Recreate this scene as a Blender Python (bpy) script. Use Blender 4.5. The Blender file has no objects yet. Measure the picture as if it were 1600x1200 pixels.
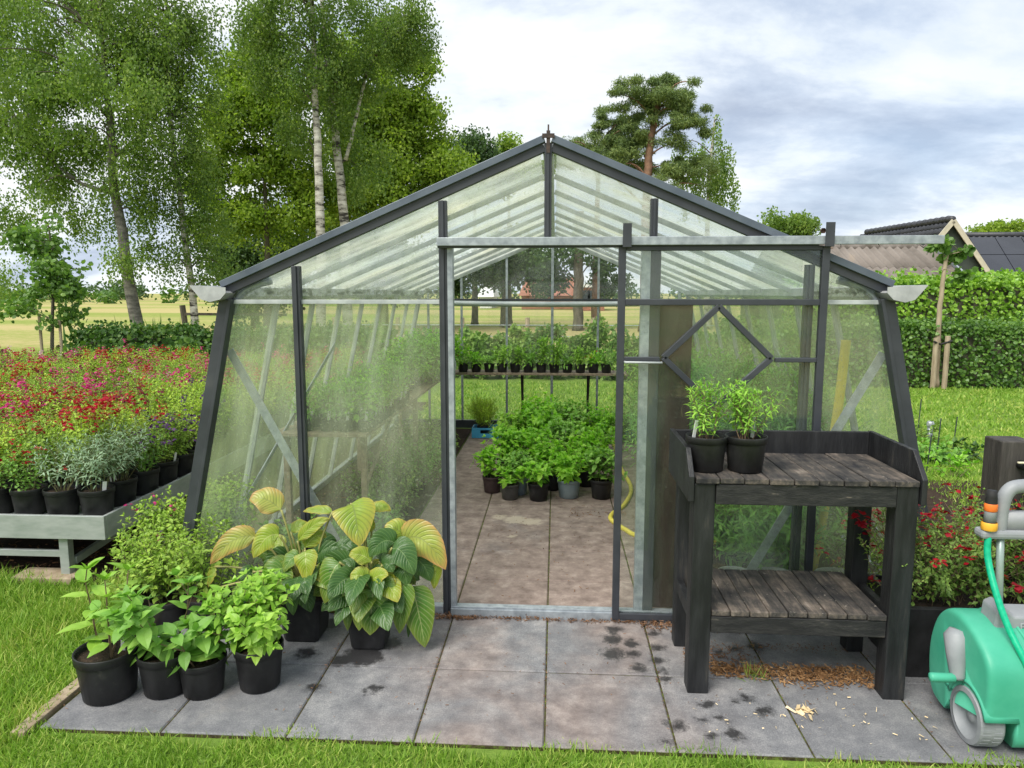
import bpy, math, random
import numpy as np
from mathutils import Vector, Matrix
R = math.radians
rnd = random.Random(7)
rng = np.random.default_rng(7)
sc = bpy.context.scene
COL = sc.collection

# ------------------------------------------------------------------ camera model
F, YAW, PITCH, CH = 1110.0, R(3.5), R(7.3), 1.7
def ray(x, y):
    u, v = (x-800)/F, (600-y)/F
    dy = math.cos(PITCH)+v*math.sin(PITCH); dz = -math.sin(PITCH)+v*math.cos(PITCH)
    c, s = math.cos(YAW), math.sin(YAW)
    return (u*c-dy*s, u*s+dy*c, dz)
def g(x, y, z=0.0):                       # point at height z
    d = ray(x, y); t = (z-CH)/d[2]
    return (d[0]*t, d[1]*t, z)
def at(x, y, Y):                          # point on the plane y = Y
    d = ray(x, y); t = Y/d[1]
    return (d[0]*t, Y, CH+d[2]*t)
cam = bpy.data.objects.new('camera', bpy.data.cameras.new('camera')); COL.objects.link(cam)
cam.location = (0, 0, CH); cam.rotation_euler = (R(90)-PITCH, 0, YAW)
cam.data.sensor_width = 36; cam.data.lens = 36*F/1600; cam.data.clip_end = 3000; cam.data.clip_start = .05
sc.camera = cam

# ------------------------------------------------------------------ materials
def nt(name):
    m = bpy.data.materials.new(name); m.use_nodes = True
    t = m.node_tree; t.nodes.clear()
    o = t.nodes.new('ShaderNodeOutputMaterial')
    def N(k, **kw):
        n = t.nodes.new(k)
        for a, b in kw.items():
            if a.startswith('i_'):
                n.inputs[a[2:].replace('_', ' ')].default_value = b
            elif a[0] == 'n' and a[1:].isdigit(): n.inputs[int(a[1:])].default_value = b
            else: setattr(n, a, b)
        return n
    def L(a, b): t.links.new(a, b)
    return m, o, N, L
def c4(c): return (c[0], c[1], c[2], 1)
def ramp(N, stops):
    r = N('ShaderNodeValToRGB'); e = r.color_ramp.elements
    while len(e) < len(stops): e.new(.5)
    for k, (p, c) in enumerate(stops): e[k].position = p; e[k].color = c4(c)
    return r
def mixc(N, L, fac, a, b, mode='MIX'):
    n = N('ShaderNodeMix', data_type='RGBA', blend_type=mode)
    for s, v in ((0, fac), (6, a), (7, b)):
        if isinstance(v, bpy.types.NodeSocket): L(v, n.inputs[s])
        elif isinstance(v, (int, float)): n.inputs[s].default_value = v
        else: n.inputs[s].default_value = c4(v)
    return n.outputs[2]
def math_(N, L, op, a, b=0.0, clamp=False):
    n = N('ShaderNodeMath', operation=op); n.use_clamp = clamp
    for s, v in ((0, a), (1, b)):
        if isinstance(v, bpy.types.NodeSocket): L(v, n.inputs[s])
        else: n.inputs[s].default_value = v
    return n.outputs[0]
def noise(N, L, scale, detail=4, rough=.55, vec=None, dist=0.0):
    n = N('ShaderNodeTexNoise'); n.inputs['Scale'].default_value = scale; n.inputs['Detail'].default_value = detail
    n.inputs['Roughness'].default_value = rough; n.inputs['Distortion'].default_value = dist
    if vec is not None: L(vec, n.inputs['Vector'])
    return n
def posn(N, L, scale=(1, 1, 1), obj=True):
    tc = N('ShaderNodeTexCoord'); mp = N('ShaderNodeMapping'); mp.inputs['Scale'].default_value = scale
    L(tc.outputs['Object'] if obj else N('ShaderNodeNewGeometry').outputs['Position'], mp.inputs[0])
    return mp.outputs[0]

def plain(name, a, b, rough=.6, scale=8, metal=0.0, bump=.0, stretch=(1, 1, 1), spec=.4, bscale=None, c=None, lo=.35, hi=.65, det=5):
    """two or three tone weathered surface"""
    m, o, N, L = nt(name)
    v = posn(N, L, stretch)
    n = noise(N, L, scale, det, .6, v)
    st = [(lo, a), (hi, b)]
    if c: st.append((min(.95, hi+.16), c))
    r = ramp(N, st); L(n.outputs[0], r.inputs[0])
    p = N('ShaderNodeBsdfPrincipled', i_Roughness=rough, i_Metallic=metal); p.inputs['Specular IOR Level'].default_value = spec
    L(r.outputs[0], p.inputs['Base Color'])
    if bump:
        bn = noise(N, L, bscale or scale*6, 4, .6, v)
        bp = N('ShaderNodeBump', i_Strength=bump, i_Distance=.01); L(bn.outputs[0], bp.inputs['Height']); L(bp.outputs[0], p.inputs['Normal'])
    L(p.outputs[0], o.inputs[0])
    return m

LB = 1.42
def leafm(name, a, b, c=None, trans=.35, rough=.45, spec=.3, big=1.2):
    """leaf: per leaf tone, patches of lighter growth, translucency"""
    m, o, N, L = nt(name); c = c or b
    a, b, c = [(x[0]*LB, x[1]*LB, x[2]*LB) for x in (a, b, c)]
    ge = N('ShaderNodeNewGeometry')
    r = ramp(N, [(0, a), (.6, b), (1, c)])
    n = noise(N, L, big, 2, .5, ge.outputs['Position'])
    k = math_(N, L, 'ADD', math_(N, L, 'MULTIPLY', ge.outputs['Random Per Island'], .7), math_(N, L, 'MULTIPLY', math_(N, L, 'SUBTRACT', n.outputs[0], .32), 1.0), True)
    L(k, r.inputs[0])
    p = N('ShaderNodeBsdfPrincipled', i_Roughness=rough); p.inputs['Specular IOR Level'].default_value = spec
    t = N('ShaderNodeBsdfTranslucent'); mx = N('ShaderNodeMixShader'); mx.inputs[0].default_value = trans
    L(r.outputs[0], p.inputs['Base Color'])
    L(mixc(N, L, 1, r.outputs[0], (1.0, 1.15, .5), 'MULTIPLY'), t.inputs[0])
    L(p.outputs[0], mx.inputs[1]); L(t.outputs[0], mx.inputs[2]); L(mx.outputs[0], o.inputs[0])
    return m

def ribbed(name, a, b, edge, ea=.75, rib=(.35, .42, .16)):
    """large leaf with pale midrib and side veins laid out by its UV map; edge colour towards the margin"""
    m, o, N, L = nt(name)
    uv = N('ShaderNodeUVMap'); sp = N('ShaderNodeSeparateXYZ'); L(uv.outputs[0], sp.inputs[0])
    au = math_(N, L, 'ABSOLUTE', sp.outputs[0])
    ge = N('ShaderNodeNewGeometry')
    n = noise(N, L, 14, 4, .6, ge.outputs['Position'])
    base = mixc(N, L, n.outputs[0], a, b)
    ef = math_(N, L, 'ADD', math_(N, L, 'POWER', au, 3.0), math_(N, L, 'POWER', sp.outputs[1], 6.0))
    ef = math_(N, L, 'MULTIPLY', math_(N, L, 'ADD', ef, math_(N, L, 'SUBTRACT', n.outputs[0], .55)), ea, True)
    base = mixc(N, L, ef, base, edge)
    w = math_(N, L, 'SINE', math_(N, L, 'MULTIPLY', math_(N, L, 'SUBTRACT', sp.outputs[1], math_(N, L, 'MULTIPLY', au, .28)), 68))
    vein = math_(N, L, 'POWER', math_(N, L, 'ADD', math_(N, L, 'MULTIPLY', w, .5), .5), 7.0)
    mid = math_(N, L, 'LESS_THAN', au, .035)
    vm = math_(N, L, 'MAXIMUM', math_(N, L, 'MULTIPLY', vein, .55), math_(N, L, 'MULTIPLY', mid, .85))
    col = mixc(N, L, vm, base, rib)
    p = N('ShaderNodeBsdfPrincipled', i_Roughness=.34); p.inputs['Specular IOR Level'].default_value = .45
    t = N('ShaderNodeBsdfTranslucent'); mx = N('ShaderNodeMixShader'); mx.inputs[0].default_value = .22
    bp = N('ShaderNodeBump', i_Strength=.55, i_Distance=.006); L(math_(N, L, 'SUBTRACT', 1.0, vm), bp.inputs['Height']); L(bp.outputs[0], p.inputs['Normal'])
    L(col, p.inputs['Base Color']); L(col, t.inputs[0])
    L(p.outputs[0], mx.inputs[1]); L(t.outputs[0], mx.inputs[2]); L(mx.outputs[0], o.inputs[0])
    return m

def glassm(name, film, base, amp, scale, tint=(.98, .99, .985), streak=(1, 1, .25), gloss=1.0, band=0):
    """old horticultural glass: clear pane under an uneven film of dirt and algae"""
    m, o, N, L = nt(name)
    ps = N('ShaderNodeNewGeometry').outputs['Position']
    mp = N('ShaderNodeMapping'); mp.inputs['Scale'].default_value = streak; L(ps, mp.inputs[0])
    n1 = noise(N, L, scale, 6, .65, mp.outputs[0]); n2 = noise(N, L, scale*14, 3, .6, ps); n3 = noise(N, L, 1.3, 2, .5, ps)
    q1 = math_(N, L, 'POWER', math_(N, L, 'MULTIPLY', n1.outputs[0], 2.0), 2.6)
    f = math_(N, L, 'MULTIPLY', math_(N, L, 'MULTIPLY', q1, base), math_(N, L, 'ADD', .45, n3.outputs[0]))
    sp = math_(N, L, 'MULTIPLY', math_(N, L, 'MULTIPLY', math_(N, L, 'SUBTRACT', n2.outputs[0], .60), 6.0, True), amp)
    f = math_(N, L, 'ADD', f, sp, True)
    grime = None
    if band:      # algae blotches along the pane edges at the transom and rising from the sill
        sz = N('ShaderNodeSeparateXYZ'); L(ps, sz.inputs[0])
        up = math_(N, L, 'SUBTRACT', 1.0, math_(N, L, 'MULTIPLY', math_(N, L, 'ABSOLUTE', math_(N, L, 'SUBTRACT', sz.outputs[2], 1.70)), 17.0), True)
        lo_ = math_(N, L, 'SUBTRACT', 1.0, math_(N, L, 'MULTIPLY', sz.outputs[2], 1.5), True)
        n4 = noise(N, L, 26, 5, .7, ps)
        grime = math_(N, L, 'MULTIPLY', math_(N, L, 'MULTIPLY', math_(N, L, 'SUBTRACT', n4.outputs[0], .42), 6.0, True), math_(N, L, 'MULTIPLY', up, .8))
        f = math_(N, L, 'MAXIMUM', math_(N, L, 'ADD', f, math_(N, L, 'MULTIPLY', math_(N, L, 'MULTIPLY', lo_, n1.outputs[0]), band)), grime)
    cr = ramp(N, [(.3, film), (.7, (film[0]*1.15, film[1]*1.05, film[2]*.9))]); L(n3.outputs[0], cr.inputs[0])
    if grime is not None:
        class _w: pass
        _c = mixc(N, L, grime, cr.outputs[0], (.045, .06, .04)); _w.outputs = [_c]; cr = _w
    d = N('ShaderNodeBsdfDiffuse'); t = N('ShaderNodeBsdfTranslucent'); L(cr.outputs[0], d.inputs[0]); L(cr.outputs[0], t.inputs[0])
    dt = N('ShaderNodeMixShader'); dt.inputs[0].default_value = .68; L(d.outputs[0], dt.inputs[1]); L(t.outputs[0], dt.inputs[2])
    tr = N('ShaderNodeBsdfTransparent'); tr.inputs[0].default_value = c4(tint)
    gl = N('ShaderNodeBsdfGlossy', i_Roughness=.04)
    lw = N('ShaderNodeLayerWeight'); lw.inputs[0].default_value = .5; fm = math_(N, L, 'MULTIPLY', math_(N, L, 'ADD', .035, math_(N, L, 'MULTIPLY', math_(N, L, 'POWER', lw.outputs['Facing'], 5.0), .5)), gloss)
    a = N('ShaderNodeMixShader'); L(fm, a.inputs[0]); L(tr.outputs[0], a.inputs[1]); L(gl.outputs[0], a.inputs[2])
    b = N('ShaderNodeMixShader'); L(f, b.inputs[0]); L(a.outputs[0], b.inputs[1]); L(dt.outputs[0], b.inputs[2])
    L(b.outputs[0], o.inputs[0])
    return m

M = {}
M['black_plastic'] = plain('black plastic', (.011, .011, .012), (.026, .026, .028), .50, 11, bump=.05, c=(.085, .08, .072), lo=.38, hi=.62, stretch=(1, 1, .6))
M['grey_plastic_pot'] = plain('blue grey plastic', (.20, .26, .29), (.28, .34, .37), .5, 10)
M['brown_plastic'] = plain('brown plastic', (.055, .034, .036), (.085, .055, .058), .5, 10)
M['dark_grey_plastic'] = plain('dark grey plastic', (.07, .068, .065), (.11, .105, .10), .6, 12)
M['soil'] = plain('potting soil', (.018, .012, .008), (.06, .038, .024), .95, 60, bump=.8, bscale=120)
M['stem'] = plain('green stem', (.10, .13, .04), (.16, .14, .06), .7, 20)
M['wood_stem'] = plain('woody stem', (.12, .08, .05), (.22, .15, .09), .8, 30)
M['frame'] = plain('dark grey painted metal', (.028, .032, .040), (.045, .050, .060), .42, 6, bump=.03, c=(.07, .072, .075), spec=.5)
M['roofedge'] = plain('blue grey roof edge metal', (.075, .095, .125), (.12, .145, .18), .35, 5, metal=.2, spec=.5)
M['galv'] = plain('galvanised metal', (.24, .27, .30), (.40, .44, .47), .45, 22, metal=.35, c=(.5, .53, .55))
M['gutter'] = plain('aluminium gutter', (.36, .37, .38), (.52, .53, .54), .45, 12, metal=.3, c=(.35, .22, .14))
M['whitebar'] = plain('white weathered aluminium', (.30, .33, .33), (.50, .53, .53), .5, 9, metal=.1)
M['tray'] = plain('green stained aluminium', (.29, .335, .305), (.44, .465, .455), .42, 5, metal=.35, c=(.24, .36, .24), stretch=(1, 1, 3.5), lo=.3, hi=.6)
M['roofbar'] = plain('grey weathered aluminium', (.26, .29, .285), (.40, .43, .42), .5, 9, metal=.1)
M['darkbolt'] = plain('dark rusty iron', (.035, .028, .026), (.08, .055, .045), .6, 40, metal=.3)
M['bolt'] = plain('rusty bolt', (.12, .07, .05), (.2, .14, .11), .6, 40, metal=.4)
M['glass_front'] = glassm('dirty gable glass', (.62, .70, .58), .15, .34, 5.0, band=.34)
M['glass_door'] = glassm('door glass', (.46, .62, .48), .055, .18, 5.0)
M['glass_roof'] = glassm('algae stained roof glass', (.72, .79, .76), .42, .24, 4.0, streak=(.3, 1, 1), gloss=.5)
M['glass_side'] = glassm('algae stained side glass', (.56, .68, .36), .16, .16, 4.0, gloss=.6)
M['glass_back'] = glassm('back gable glass', (.5, .56, .5), .05, .06, 6.0)
M['tag'] = plain('white plastic tag', (.7, .7, .7), (.8, .8, .8), .5, 5)
M['terracotta'] = plain('orange clay', (.55, .13, .04), (.65, .2, .07), .7, 10)
M['zinc'] = plain('zinc', (.33, .36, .38), (.45, .48, .5), .4, 12, metal=.5)
M['hose_yellow'] = plain('yellow hose rubber', (.62, .52, .06), (.72, .62, .12), .5, 15)
M['blue_plastic'] = plain('blue plastic', (.05, .30, .55), (.08, .38, .62), .45, 8)
M['brown_board'] = plain('brown board', (.020, .010, .008), (.045, .022, .018), .5, 9, c=(.085, .05, .042), stretch=(1, 1, .25), bump=.1)
M['pipe'] = plain('grey pipe', (.36, .40, .41), (.47, .5, .51), .4, 6, metal=.3)
M['shelfwood'] = plain('weathered plank', (.16, .12, .085), (.30, .24, .17), .8, 14, stretch=(3, .3, 3))
M['bark'] = plain('rough dark bark', (.07, .06, .045), (.16, .14, .11), .9, 6, bump=.8, bscale=16, stretch=(1, 1, .4))
M['pinebark'] = plain('reddish pine bark', (.13, .075, .05), (.26, .15, .095), .9, 5, bump=.8, bscale=14)
M['stake'] = plain('pale wooden stake', (.26, .2, .13), (.42, .34, .24), .8, 14, stretch=(1, 1, .2))
M['rubber'] = plain('black rubber', (.012, .012, .012), (.02, .02, .02), .7, 8)

def birchbark():
    m, o, N, L = nt('white birch bark')
    ps = N('ShaderNodeNewGeometry').outputs['Position']
    mp = N('ShaderNodeMapping'); mp.inputs['Scale'].default_value = (1.3, 1.3, 5); L(ps, mp.inputs[0])
    n = noise(N, L, 1.3, 5, .7, mp.outputs[0])
    r = ramp(N, [(.40, (.03, .026, .022)), (.47, (.34, .32, .28)), (.62, (.60, .58, .53))]); L(n.outputs[0], r.inputs[0])
    p = N('ShaderNodeBsdfPrincipled', i_Roughness=.8); L(r.outputs[0], p.inputs['Base Color']); L(p.outputs[0], o.inputs[0])
    return m
M['birch'] = birchbark()
M['birch_grey'] = plain('grey birch bark', (.06, .058, .05), (.20, .19, .165), .9, 4, bump=.6, bscale=14, stretch=(1, 1, 2.2), c=(.42, .40, .37))

# foliage
M['l_birch'] = leafm('birch leaves', (.068, .125, .03), (.14, .215, .05), (.23, .30, .068), .5)
M['l_birch_dark'] = leafm('darker birch leaves', (.06, .115, .028), (.12, .185, .045), (.19, .25, .058), .5)
M['l_bright'] = leafm('bright deciduous leaves', (.085, .15, .022), (.18, .26, .035), (.28, .36, .05), .5, big=.8)
M['l_dark'] = leafm('dark deciduous leaves', (.022, .05, .018), (.05, .095, .03), (.09, .15, .04), .3, big=.7)
M['l_pine'] = leafm('pine needles', (.055, .095, .04), (.12, .17, .055), (.20, .25, .075), .25, .6, big=1.0)
M['l_hedge'] = leafm('beech hedge leaves', (.035, .085, .018), (.085, .17, .03), (.16, .27, .045), .35, .35, .45, big=2.2)
M['l_hedge_bright'] = leafm('fresh laurel hedge leaves', (.09, .20, .02), (.17, .31, .035), (.27, .42, .05), .35, .3, .5, big=1.6)
M['l_hedge_dark'] = leafm('dark hornbeam leaves', (.022, .055, .014), (.05, .11, .022), (.11, .19, .03), .3, big=2)
M['l_young'] = leafm('young maple leaves', (.06, .12, .03), (.11, .20, .045), (.19, .29, .06), .4, .4, .4, big=1.5)
M['l_salvia'] = leafm('salvia leaves', (.14, .23, .04), (.23, .35, .055), (.36, .48, .08), .35, big=4)
M['l_salvia_yellow'] = leafm('yellow green salvia leaves', (.20, .30, .045), (.32, .44, .055), (.44, .54, .08), .35, big=4)
M['l_grey'] = leafm('grey sage leaves', (.13, .20, .12), (.21, .30, .19), (.31, .40, .27), .25, .7, .2, big=5)
M['l_lime'] = leafm('lime green soft leaves', (.125, .255, .03), (.205, .36, .045), (.30, .46, .075), .35, .4, .4, big=6)
M['l_mid'] = leafm('mid green soft leaves', (.10, .22, .04), (.17, .33, .06), (.26, .43, .08), .35, .45, .35, big=6)
M['l_basil'] = leafm('fresh green mint leaves', (.12, .28, .025), (.21, .42, .04), (.32, .52, .06), .45, .4, .4, big=5)
M['l_lance'] = leafm('narrow green leaves', (.13, .28, .035), (.22, .41, .055), (.32, .51, .07), .35, .45, .3, big=8)
M['l_feather'] = leafm('feathery bed leaves', (.07, .18, .035), (.13, .28, .055), (.21, .37, .08), .4, .5, .3, big=3)
M['l_weed'] = leafm('wild border leaves', (.075, .15, .03), (.15, .245, .05), (.25, .33, .085), .35, big=1.2)
M['l_vein'] = plain('leaf petiole', (.25, .26, .08), (.36, .34, .12), .5, 20)
M['big_green'] = ribbed('glossy ribbed leaf', (.055, .16, .022), (.12, .25, .03), (.35, .33, .05), .35)
M['big_dark'] = ribbed('dark glossy ribbed leaf', (.025, .085, .018), (.06, .15, .028), (.10, .18, .04), .4, (.16, .26, .09))
M['big_lime'] = ribbed('lime ribbed leaf', (.17, .30, .022), (.30, .40, .03), (.42, .36, .05), .7, (.45, .5, .16))
M['big_yellow'] = ribbed('yellowing ribbed leaf', (.16, .30, .03), (.34, .42, .05), (.48, .38, .07), .8, (.20, .26, .06))
M['big_pink'] = ribbed('fading ribbed leaf with red edge', (.24, .36, .05), (.46, .45, .11), (.50, .26, .09), .85, (.28, .32, .09))
def flowm(n, a, b):
    k = .8/LB; a = tuple(x*k for x in a); b = tuple(x*k for x in b); return leafm(n, a, b, None, .3, .5, .2, 6)
M['f_red'] = flowm('red petals', (.36, .006, .018), (.50, .012, .03))
M['f_magenta'] = flowm('magenta petals', (.42, .012, .13), (.68, .05, .25))
M['f_purple'] = flowm('dark purple petals', (.055, .02, .09), (.12, .05, .18))
M['f_pink'] = flowm('pale pink petals', (.55, .25, .40), (.75, .5, .6))
M['f_maroon'] = flowm('maroon calyces', (.12, .018, .04), (.24, .03, .07))
M['f_orange'] = flowm('orange red petals', (.6, .07, .02), (.7, .14, .03))
M['f_white'] = flowm('white petals', (.7, .7, .65), (.8, .8, .76))

# ------------------------------------------------------------------ mesh builder
def unit(a): return a/np.maximum(np.linalg.norm(a, axis=-1, keepdims=True), 1e-9)
class MB:
    def __init__(s): s.V = []; s.L = []; s.T = []; s.M = []; s.U = []; s.n = 0
    def add(s, V, faces, mat=0, uv=None):
        V = np.asarray(V, float).reshape(-1, 3)
        s.V.append(V); s.L.append(np.fromiter((i for f in faces for i in f), np.int64)+s.n)
        s.T.append(np.array([len(f) for f in faces])); s.M.append(np.full(len(faces), mat)); s.n += len(V)
        s.U.append(np.zeros((len(V), 2)) if uv is None else np.asarray(uv, float))
    def inst(s, T, P, D, U, S, mat=0):
        v, f, uv = T
        P = np.asarray(P, float).reshape(-1, 3); n = len(P)
        if n == 0: return
        D = unit(np.asarray(D, float).reshape(-1, 3)); U = np.asarray(U, float).reshape(-1, 3)
        X = unit(np.cross(D, U)); W = np.cross(X, D); S = np.broadcast_to(np.asarray(S, float).reshape(n, -1), (n, 3))
        a = v[None]*S[:, None, :]
        V = P[:, None]+a[..., 0:1]*X[:, None]+a[..., 1:2]*D[:, None]+a[..., 2:3]*W[:, None]
        k = len(v); lt = np.array([i for q in f for i in q])
        s.V.append(V.reshape(-1, 3)); s.L.append((lt[None]+(np.arange(n)*k)[:, None]).ravel()+s.n)
        s.T.append(np.tile([len(q) for q in f], n)); s.M.append(np.full(n*len(f), mat)); s.U.append(np.tile(uv, (n, 1))); s.n += n*k
    def box(s, lo, hi, mat=0):
        (a, b, c), (d, e, f) = lo, hi
        s.add([(a, b, c), (d, b, c), (d, e, c), (a, e, c), (a, b, f), (d, b, f), (d, e, f), (a, e, f)],
              [(0, 3, 2, 1), (4, 5, 6, 7), (0, 1, 5, 4), (1, 2, 6, 5), (2, 3, 7, 6), (3, 0, 4, 7)], mat)
    def bar(s, a, b, w, h, mat=0, up=(0, 0, 1)):
        a = np.array(a, float); b = np.array(b, float); d = unit(b-a); x = unit(np.cross(d, np.array(up, float))); y = np.cross(x, d)
        q = [(-w/2, -h/2), (w/2, -h/2), (w/2, h/2), (-w/2, h/2)]
        s.add([a+x*i+y*j for i, j in q]+[b+x*i+y*j for i, j in q],
              [(3, 2, 1, 0), (4, 5, 6, 7), (0, 1, 5, 4), (1, 2, 6, 5), (2, 3, 7, 6), (3, 0, 4, 7)], mat)
    def tube(s, pts, rad, n=6, mat=0, cap=True):
        p = np.array(pts, float); m = len(p); r = np.broadcast_to(np.asarray(rad, float), (m,))
        d = unit(np.gradient(p, axis=0)); ref = np.array([0, 0, 1.]) if abs(d[0][2]) < .9 else np.array([1., 0, 0])
        x = unit(np.cross(d[0], ref)); V = []
        for i in range(m):
            x = unit(x-d[i]*np.dot(x, d[i])); y = np.cross(d[i], x)
            for k in range(n):
                t = 2*math.pi*k/n; V.append(p[i]+r[i]*(math.cos(t)*x+math.sin(t)*y))
        f = [(i*n+k, i*n+(k+1) % n, (i+1)*n+(k+1) % n, (i+1)*n+k) for i in range(m-1) for k in range(n)]
        if cap: f += [tuple(range(n-1, -1, -1)), tuple((m-1)*n+k for k in range(n))]
        s.add(V, f, mat)
    def lathe(s, prof, n=24, mat=0, c=(0, 0, 0), axis='z', caps=False):
        V = []
        for r, z in prof:
            for k in range(n):
                t = 2*math.pi*k/n; q = (r*math.cos(t), r*math.sin(t), z)
                if axis == 'x': q = (q[2], q[0], q[1])
                elif axis == 'y': q = (q[0], -q[2], q[1])
                V.append((c[0]+q[0], c[1]+q[1], c[2]+q[2]))
        m = len(prof)
        f = [(i*n+k, i*n+(k+1) % n, (i+1)*n+(k+1) % n, (i+1)*n+k) for i in range(m-1) for k in range(n)]
        if caps: f += [tuple(range(n-1, -1, -1)), tuple((m-1)*n+k for k in range(n))]
        s.add(V, f, mat)
    def build(s, name, mats, parent=None, smooth=False, bevel=0, uv=False, loc=None):
        me = bpy.data.meshes.new(name)
        if s.n:
            V = np.concatenate(s.V); Lp = np.concatenate(s.L); T = np.concatenate(s.T); Mi = np.concatenate(s.M)
            me.vertices.add(len(V)); me.vertices.foreach_set('co', V.astype(np.float32).ravel())
            me.loops.add(len(Lp)); me.loops.foreach_set('vertex_index', Lp.astype(np.int32))
            me.polygons.add(len(T)); me.polygons.foreach_set('loop_start', np.concatenate([[0], np.cumsum(T)[:-1]]).astype(np.int32))
            me.polygons.foreach_set('loop_total', T.astype(np.int32))
            me.polygons.foreach_set('material_index', Mi.astype(np.int32))
            me.polygons.foreach_set('use_smooth', np.full(len(T), bool(smooth)))
            if uv:
                u = me.uv_layers.new(name='UVMap'); u.data.foreach_set('uv', np.concatenate(s.U)[Lp].astype(np.float32).ravel())
            me.update(calc_edges=True)
        for m in (mats if isinstance(mats, (list, tuple)) else [mats]): me.materials.append(M[m] if isinstance(m, str) else m)
        o = bpy.data.objects.new(name, me); COL.objects.link(o)
        if parent: o.parent = parent
        if loc: o.location = loc
        if bevel:
            b = o.modifiers.new('bevel', 'BEVEL'); b.width = bevel; b.segments = 2; b.limit_method = 'ANGLE'
        return o

def tag(o, label=None, cat=None, group=None, kind=None):
    if label: o['label'] = label
    if cat: o['category'] = cat
    if group: o['group'] = group
    if kind: o['kind'] = kind
    return o
def thing(name, label, cat, loc=(0, 0, 0), rz=0, group=None, s=1.0):
    o = bpy.data.objects.new(name, None); COL.objects.link(o); o.empty_display_size = .1
    o.location = loc; o.rotation_euler = (0, 0, rz); o.scale = (s, s, s)
    return tag(o, label, cat, group)
KIDS = {}
def kids(o): return [c for c in bpy.data.objects if c.parent == o]
def dup(root, loc, rz=0, s=1.0, label=None, group=None):
    r = root.copy(); COL.objects.link(r); r.location = loc; r.rotation_euler = (0, 0, rz)
    r.scale = (s, s, s) if not isinstance(s, tuple) else s
    if label: r['label'] = label
    if group: r['group'] = group
    if root.name not in KIDS: KIDS[root.name] = [(c, kids(c)) for c in kids(root)]
    for ch, gr in KIDS[root.name]:
        c = ch.copy(); COL.objects.link(c); c.parent = r
        for q in gr:
            d = q.copy(); COL.objects.link(d); d.parent = c
    return r

# ------------------------------------------------------------------ leaves and plants
def leaf_t(n=1, w=.5, fold=.25, curl=.25, peak=.42, wave=0):
    """leaf of length 1 along +y, halves folded up from the midrib"""
    v = [(0, 0, 0)]; uv = [(0, 0)]; f = []
    for i in range(1, n+1):
        t = i/(n+1); k = t**(math.log(.5)/math.log(peak)); h = w/2*math.sin(math.pi*k)**.85
        z = -curl*t*t; e = fold*h+wave*math.sin(i*2.1)*h
        v += [(-h, t, z+e), (0, t, z), (h, t, z+e)]; uv += [(-1, t), (0, t), (1, t)]
    v.append((0, 1, -curl)); uv.append((0, 1)); L = len(v)-1
    f += [(0, 2, 1), (0, 3, 2)]
    for i in range(n-1):
        a = 1+3*i; f += [(a, a+1, a+4, a+3), (a+1, a+2, a+5, a+4)]
    a = 1+3*(n-1); f += [(a, a+1, L), (a+1, a+2, L)]
    return np.array(v), f, np.array(uv, float)
QUAD = (np.array([(0, 0, 0), (.34, .45, .06), (0, 1, 0), (-.34, .45, .06)]), [(0, 1, 2, 3)], np.zeros((4, 2)))
ROUND = (np.array([(0, 0, 0), (.40, .25, .06), (.42, .65, .06), (0, 1, -.05), (-.42, .65, .06), (-.40, .25, .06)]), [(0, 1, 2, 3, 4, 5)], np.zeros((6, 2)))
NEEDLE = (np.array([(0, 0, 0), (.10, .4, .02), (0, 1, 0), (-.10, .4, .02)]), [(0, 1, 2, 3)], np.zeros((4, 2)))
SMALL = leaf_t(1, .55, .3, .15)
OVATE = leaf_t(4, .60, .16, .26, .38, .08)
SLIM = leaf_t(2, .24, .3, .3, .45)
LANCE = leaf_t(3, .26, .25, .4, .5)
PETAL = (np.array([(0, 0, 0), (.45, .5, .1), (.3, 1, -.1), (-.3, 1, -.1), (-.45, .5, .1)]), [(0, 1, 2, 3, 4)], np.zeros((5, 2)))

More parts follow.
